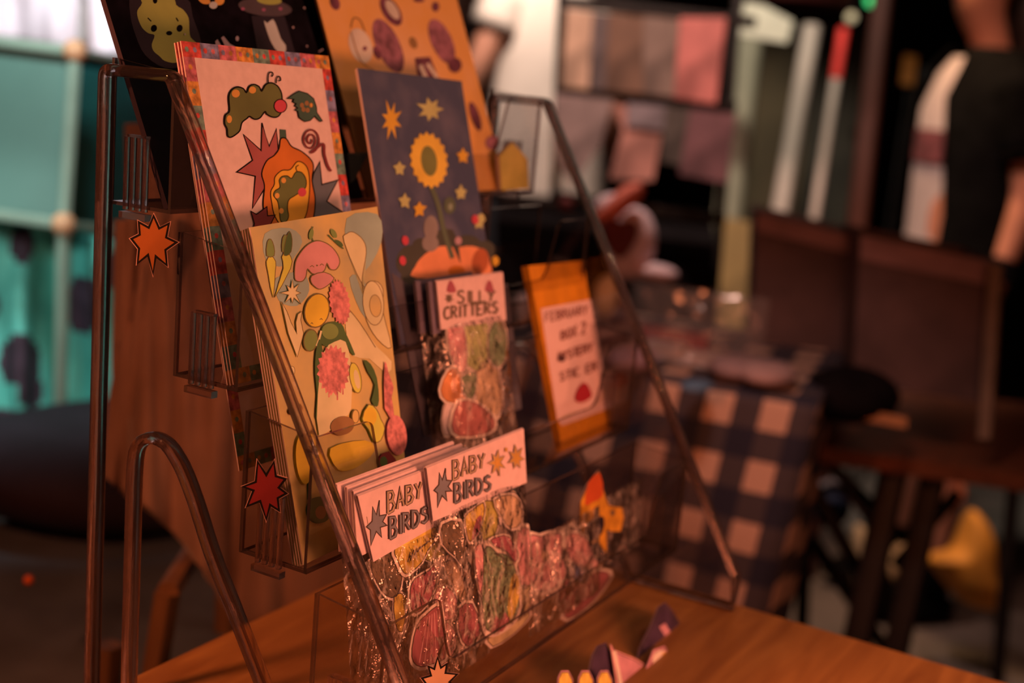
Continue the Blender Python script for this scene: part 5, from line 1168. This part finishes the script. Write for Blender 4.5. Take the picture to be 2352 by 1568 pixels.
on_g(1450, 850, .030, 'lilac_pouch', mat('pouch_lilac', (.30, .20, .24), .8, .15, 15), 'lilac pouch on the gingham table behind the clear stand edge', 'pouch', (.045, .03), 'ell')
on_g(1400, 805, .045, 'dark_pouch', mat('pouch_dark', (.030, .020, .020), .8, .15, 15), 'dark pouch on the gingham table right of the orange packet', 'pouch', (.06, .03), 'ell')
p = atz(1730, 830, GZ); cl_ = at(1760, 790, 1.62)
mb = crumple(Pl(cl_.y, GZ+.004, 8, cl_.x-.07, math.degrees(rot0)), -.02, .15, 0, .105, 0, .04, 77, amp=.006)
mb.ms = [wrap]; tag(mb.build('plastic_sleeve', sm=True, ang=3, origin=cl_), 'large hazy clear plastic sleeve standing on the gingham table', 'plastic bag')

# ---- wooden side table with two crates (far right)
rw = wood_mat('side_table_wood', (.10, .030, .012), (.17, .052, .02), (3, 10, 10)); RZ = -.115
A1 = atz(1885, 1025, RZ); A2 = atz(2480, 1110, RZ); B2 = atz(2420, 930, RZ); B1 = atz(1900, 880, RZ)
stb = thing('side_table', Vector((A1.lerp(A2, .4).x, A1.lerp(A2, .4).y, FZ)), 'reddish wooden side table on black trestle legs, far right', 'table')
MB().prism([A1, A2, B2, B1], Vector((0, 0, -.022)), rw).build('tabletop', stb)
def leg(p, q, d, r=.016): MB().tube([at(*p, d), at(*q, d)], r, rack_m, 8).build('leg', stb, sm=True)
dl = (A1.lerp(A2, .25)-CAM).dot(FW)+.06
leg((2055, 1070), (1955, 1530), dl, .020); leg((2148, 1075), (2050, 1530), dl+.03, .018); leg((1845, 1075), (2010, 1380), dl+.05, .010); leg((1880, 1040), (2080, 1240), dl+.1, .009)
leg((2055, 1300), (2200, 1130), dl+.08, .008)
for p, q in (((2330, 1090), (2290, 1568)),): leg(p, q, dl+.5, .012)
mv1 = mat('crate_mauve', (.085, .050, .048), .8, .15, 14); rim_m = mat('crate_rim', (.22, .125, .125), .7, .1, 20); slot_m = mat('crate_slot', (.010, .007, .007), .9)
def crate(q, d, dp, label, slot=None, rimh=30):
    P = [at(x, y, dd) for (x, y), dd in zip(q, d)]
    c = (P[2]+P[3])/2; t = thing('wooden_crate', c, label, 'crate', 'mauve brown crates on the side table')
    n = (P[1]-P[0]).cross(P[3]-P[0]).normalized(); n = n if n.dot(FW) > 0 else -n; n.z = 0; n.normalize()
    MB().prism(P, n*.008, mv1).build('front_board', t)
    MB().prism([p+n*dp for p in P], n*.008, mv1).build('back_board', t)
    for a_, b_ in ((P[0], P[3]), (P[1], P[2])): 
        e = (P[1]-P[0]).normalized()*.008*(1 if a_ is P[0] else -1)
        MB().prism([a_+n*.008, a_+n*dp, b_+n*dp, b_+n*.008], e, mv1).build('side_board', t)
    MB().prism([P[3]+n*.008, P[2]+n*.008, P[2]+n*dp, P[3]+n*dp], Vector((0, 0, .006)), mv1).build('bottom_board', t)
    u_ = (P[0]-P[3]).normalized(); tk = rimh/F*d[0]
    MB().prism([P[0]-n*.004, P[1]-n*.004, P[1]-n*.004-u_*tk, P[0]-n*.004-u_*tk], n*.016, rim_m).build('rim', t)
    if slot:
        S_ = [at(x, y, dd-.012) for (x, y), dd in zip(slot, [d[0]*(1-(s[0]-q[0][0])/(q[1][0]-q[0][0]))+d[1]*((s[0]-q[0][0])/(q[1][0]-q[0][0])) for s in slot])]
        MB().prism(S_, n*.006, slot_m).build('handle_slot', t)
    return t
crate([(1738, 488), (1972, 545), (1950, 950), (1725, 860)], [1.86, 1.84, 1.80, 1.82], .16, 'mauve brown wooden crate, left of two, with a long dark handle slot', [(1795, 712), (2000-40, 745), (1958, 790), (1795, 745)], 42)
crate([(1976, 540), (2285, 602), (2262, 925), (1960, 880)], [1.74, 1.72, 1.68, 1.70], .16, 'mauve brown wooden crate, right of two, beside the person in black', [(2045, 832), (2140, 850), (2135, 872), (2045, 858)], 56)
tag(MB().tube([at(2287, 610, 1.70), at(2262, 1010, 1.66)], .010, mat('pale_edge_strip', (.20, .13, .085), .7), 8).build('corner_post', sm=True, origin=at(2262, 1010, 1.66)), 'pale upright corner strip at the right side of the crates', 'post')
mb = MB().ell(at(1955, 905, 1.62), (.085, .06, .034), black_c, 20, 12); tag(mb.build('black_bag', sm=True, ang=3, origin=at(1955, 950, 1.62)), 'soft black bag lying in front of the mauve crates', 'bag')
quad_slab('wooden_ruler', [(1915, 930), (2085, 958), (2082, 984), (1912, 952)], 1.56, .012, mat('ruler_wood', (.42, .20, .085), .6, .1, 30), 'short tan wooden strip at the front of the side table', 'strip')
# stool behind the trestle, amber lump, sacks on the floor
cs = thing('folding_chair', atz(1910, 1560, FZ), 'folding chair with a pale curved back under the side table', 'chair')
MB().tube([at(x, y, 2.1) for x, y in smooth([(1850, 1190), (1868, 1140), (1910, 1115), (1960, 1140), (2000, 1190)], 4, False)], .011, mat('chair_back_pale', (.19, .16, .17), .6), 10).build('backrest', cs, sm=True)
for p, q in (((1850, 1190), (1840, 1500)), ((2000, 1190), (2080, 1560)), ((1865, 1240), (2040, 1500))): MB().tube([at(*p, 2.1), at(*q, 2.15)], .012, rack_m, 8).build('leg', cs, sm=True)
MB().ell(at(1912, 1165, 2.15), (.045, .03, .035), mat('chair_blue', (.016, .024, .060), .8)).build('seat_cushion', cs, sm=True, ang=3)
amb = mat('amber_lump', (.62, .27, .035), .7, .15, 12)
def lump(name, pts, d, th, M, label, cat):
    P = smooth(pts, 3); c = at(sum(p[0] for p in P)/len(P), sum(p[1] for p in P)/len(P), d); mb = MB(); rs = []
    for s_, o_ in ((.35, -th), (.8, -th*.8), (1, -th*.25), (1, th*.25), (.8, th*.8), (.35, th)):
        rs.append([c+(at(*p, d)-c)*s_+FW*o_ for p in P])
    mb.rings(rs, M); return tag(mb.build(name, sm=True, ang=3, origin=c), label, cat)
lump('amber_lump', [(2235, 1170), (2278, 1230), (2285, 1330), (2290, 1395), (2210, 1380), (2150, 1310), (2125, 1280), (2190, 1260), (2215, 1210)], 2.75, .06, amb, 'bright amber lump standing on the floor behind the trestle legs', 'bag')
lump('tan_bag', [(1968, 1205), (1988, 1225), (1980, 1300), (1962, 1340), (1955, 1270)], 2.8, .03, mat('tan_bag', (.36, .27, .16), .8), 'slim tan bag glimpsed between the black trestle legs', 'bag')
lump('tan_bag', [(2070, 1245), (2082, 1270), (2050, 1330), (2025, 1350), (2040, 1290)], 2.7, .03, mat('tan_bag2', (.34, .22, .11), .8), 'small tan bundle between the second pair of trestle legs', 'bag')
lump('rust_bag', [(2205, 1105), (2215, 1130), (2200, 1165), (2188, 1150)], 2.9, .03, mat('rust_bag', (.36, .10, .04), .8), 'small rust red bundle above the amber lump', 'bag')
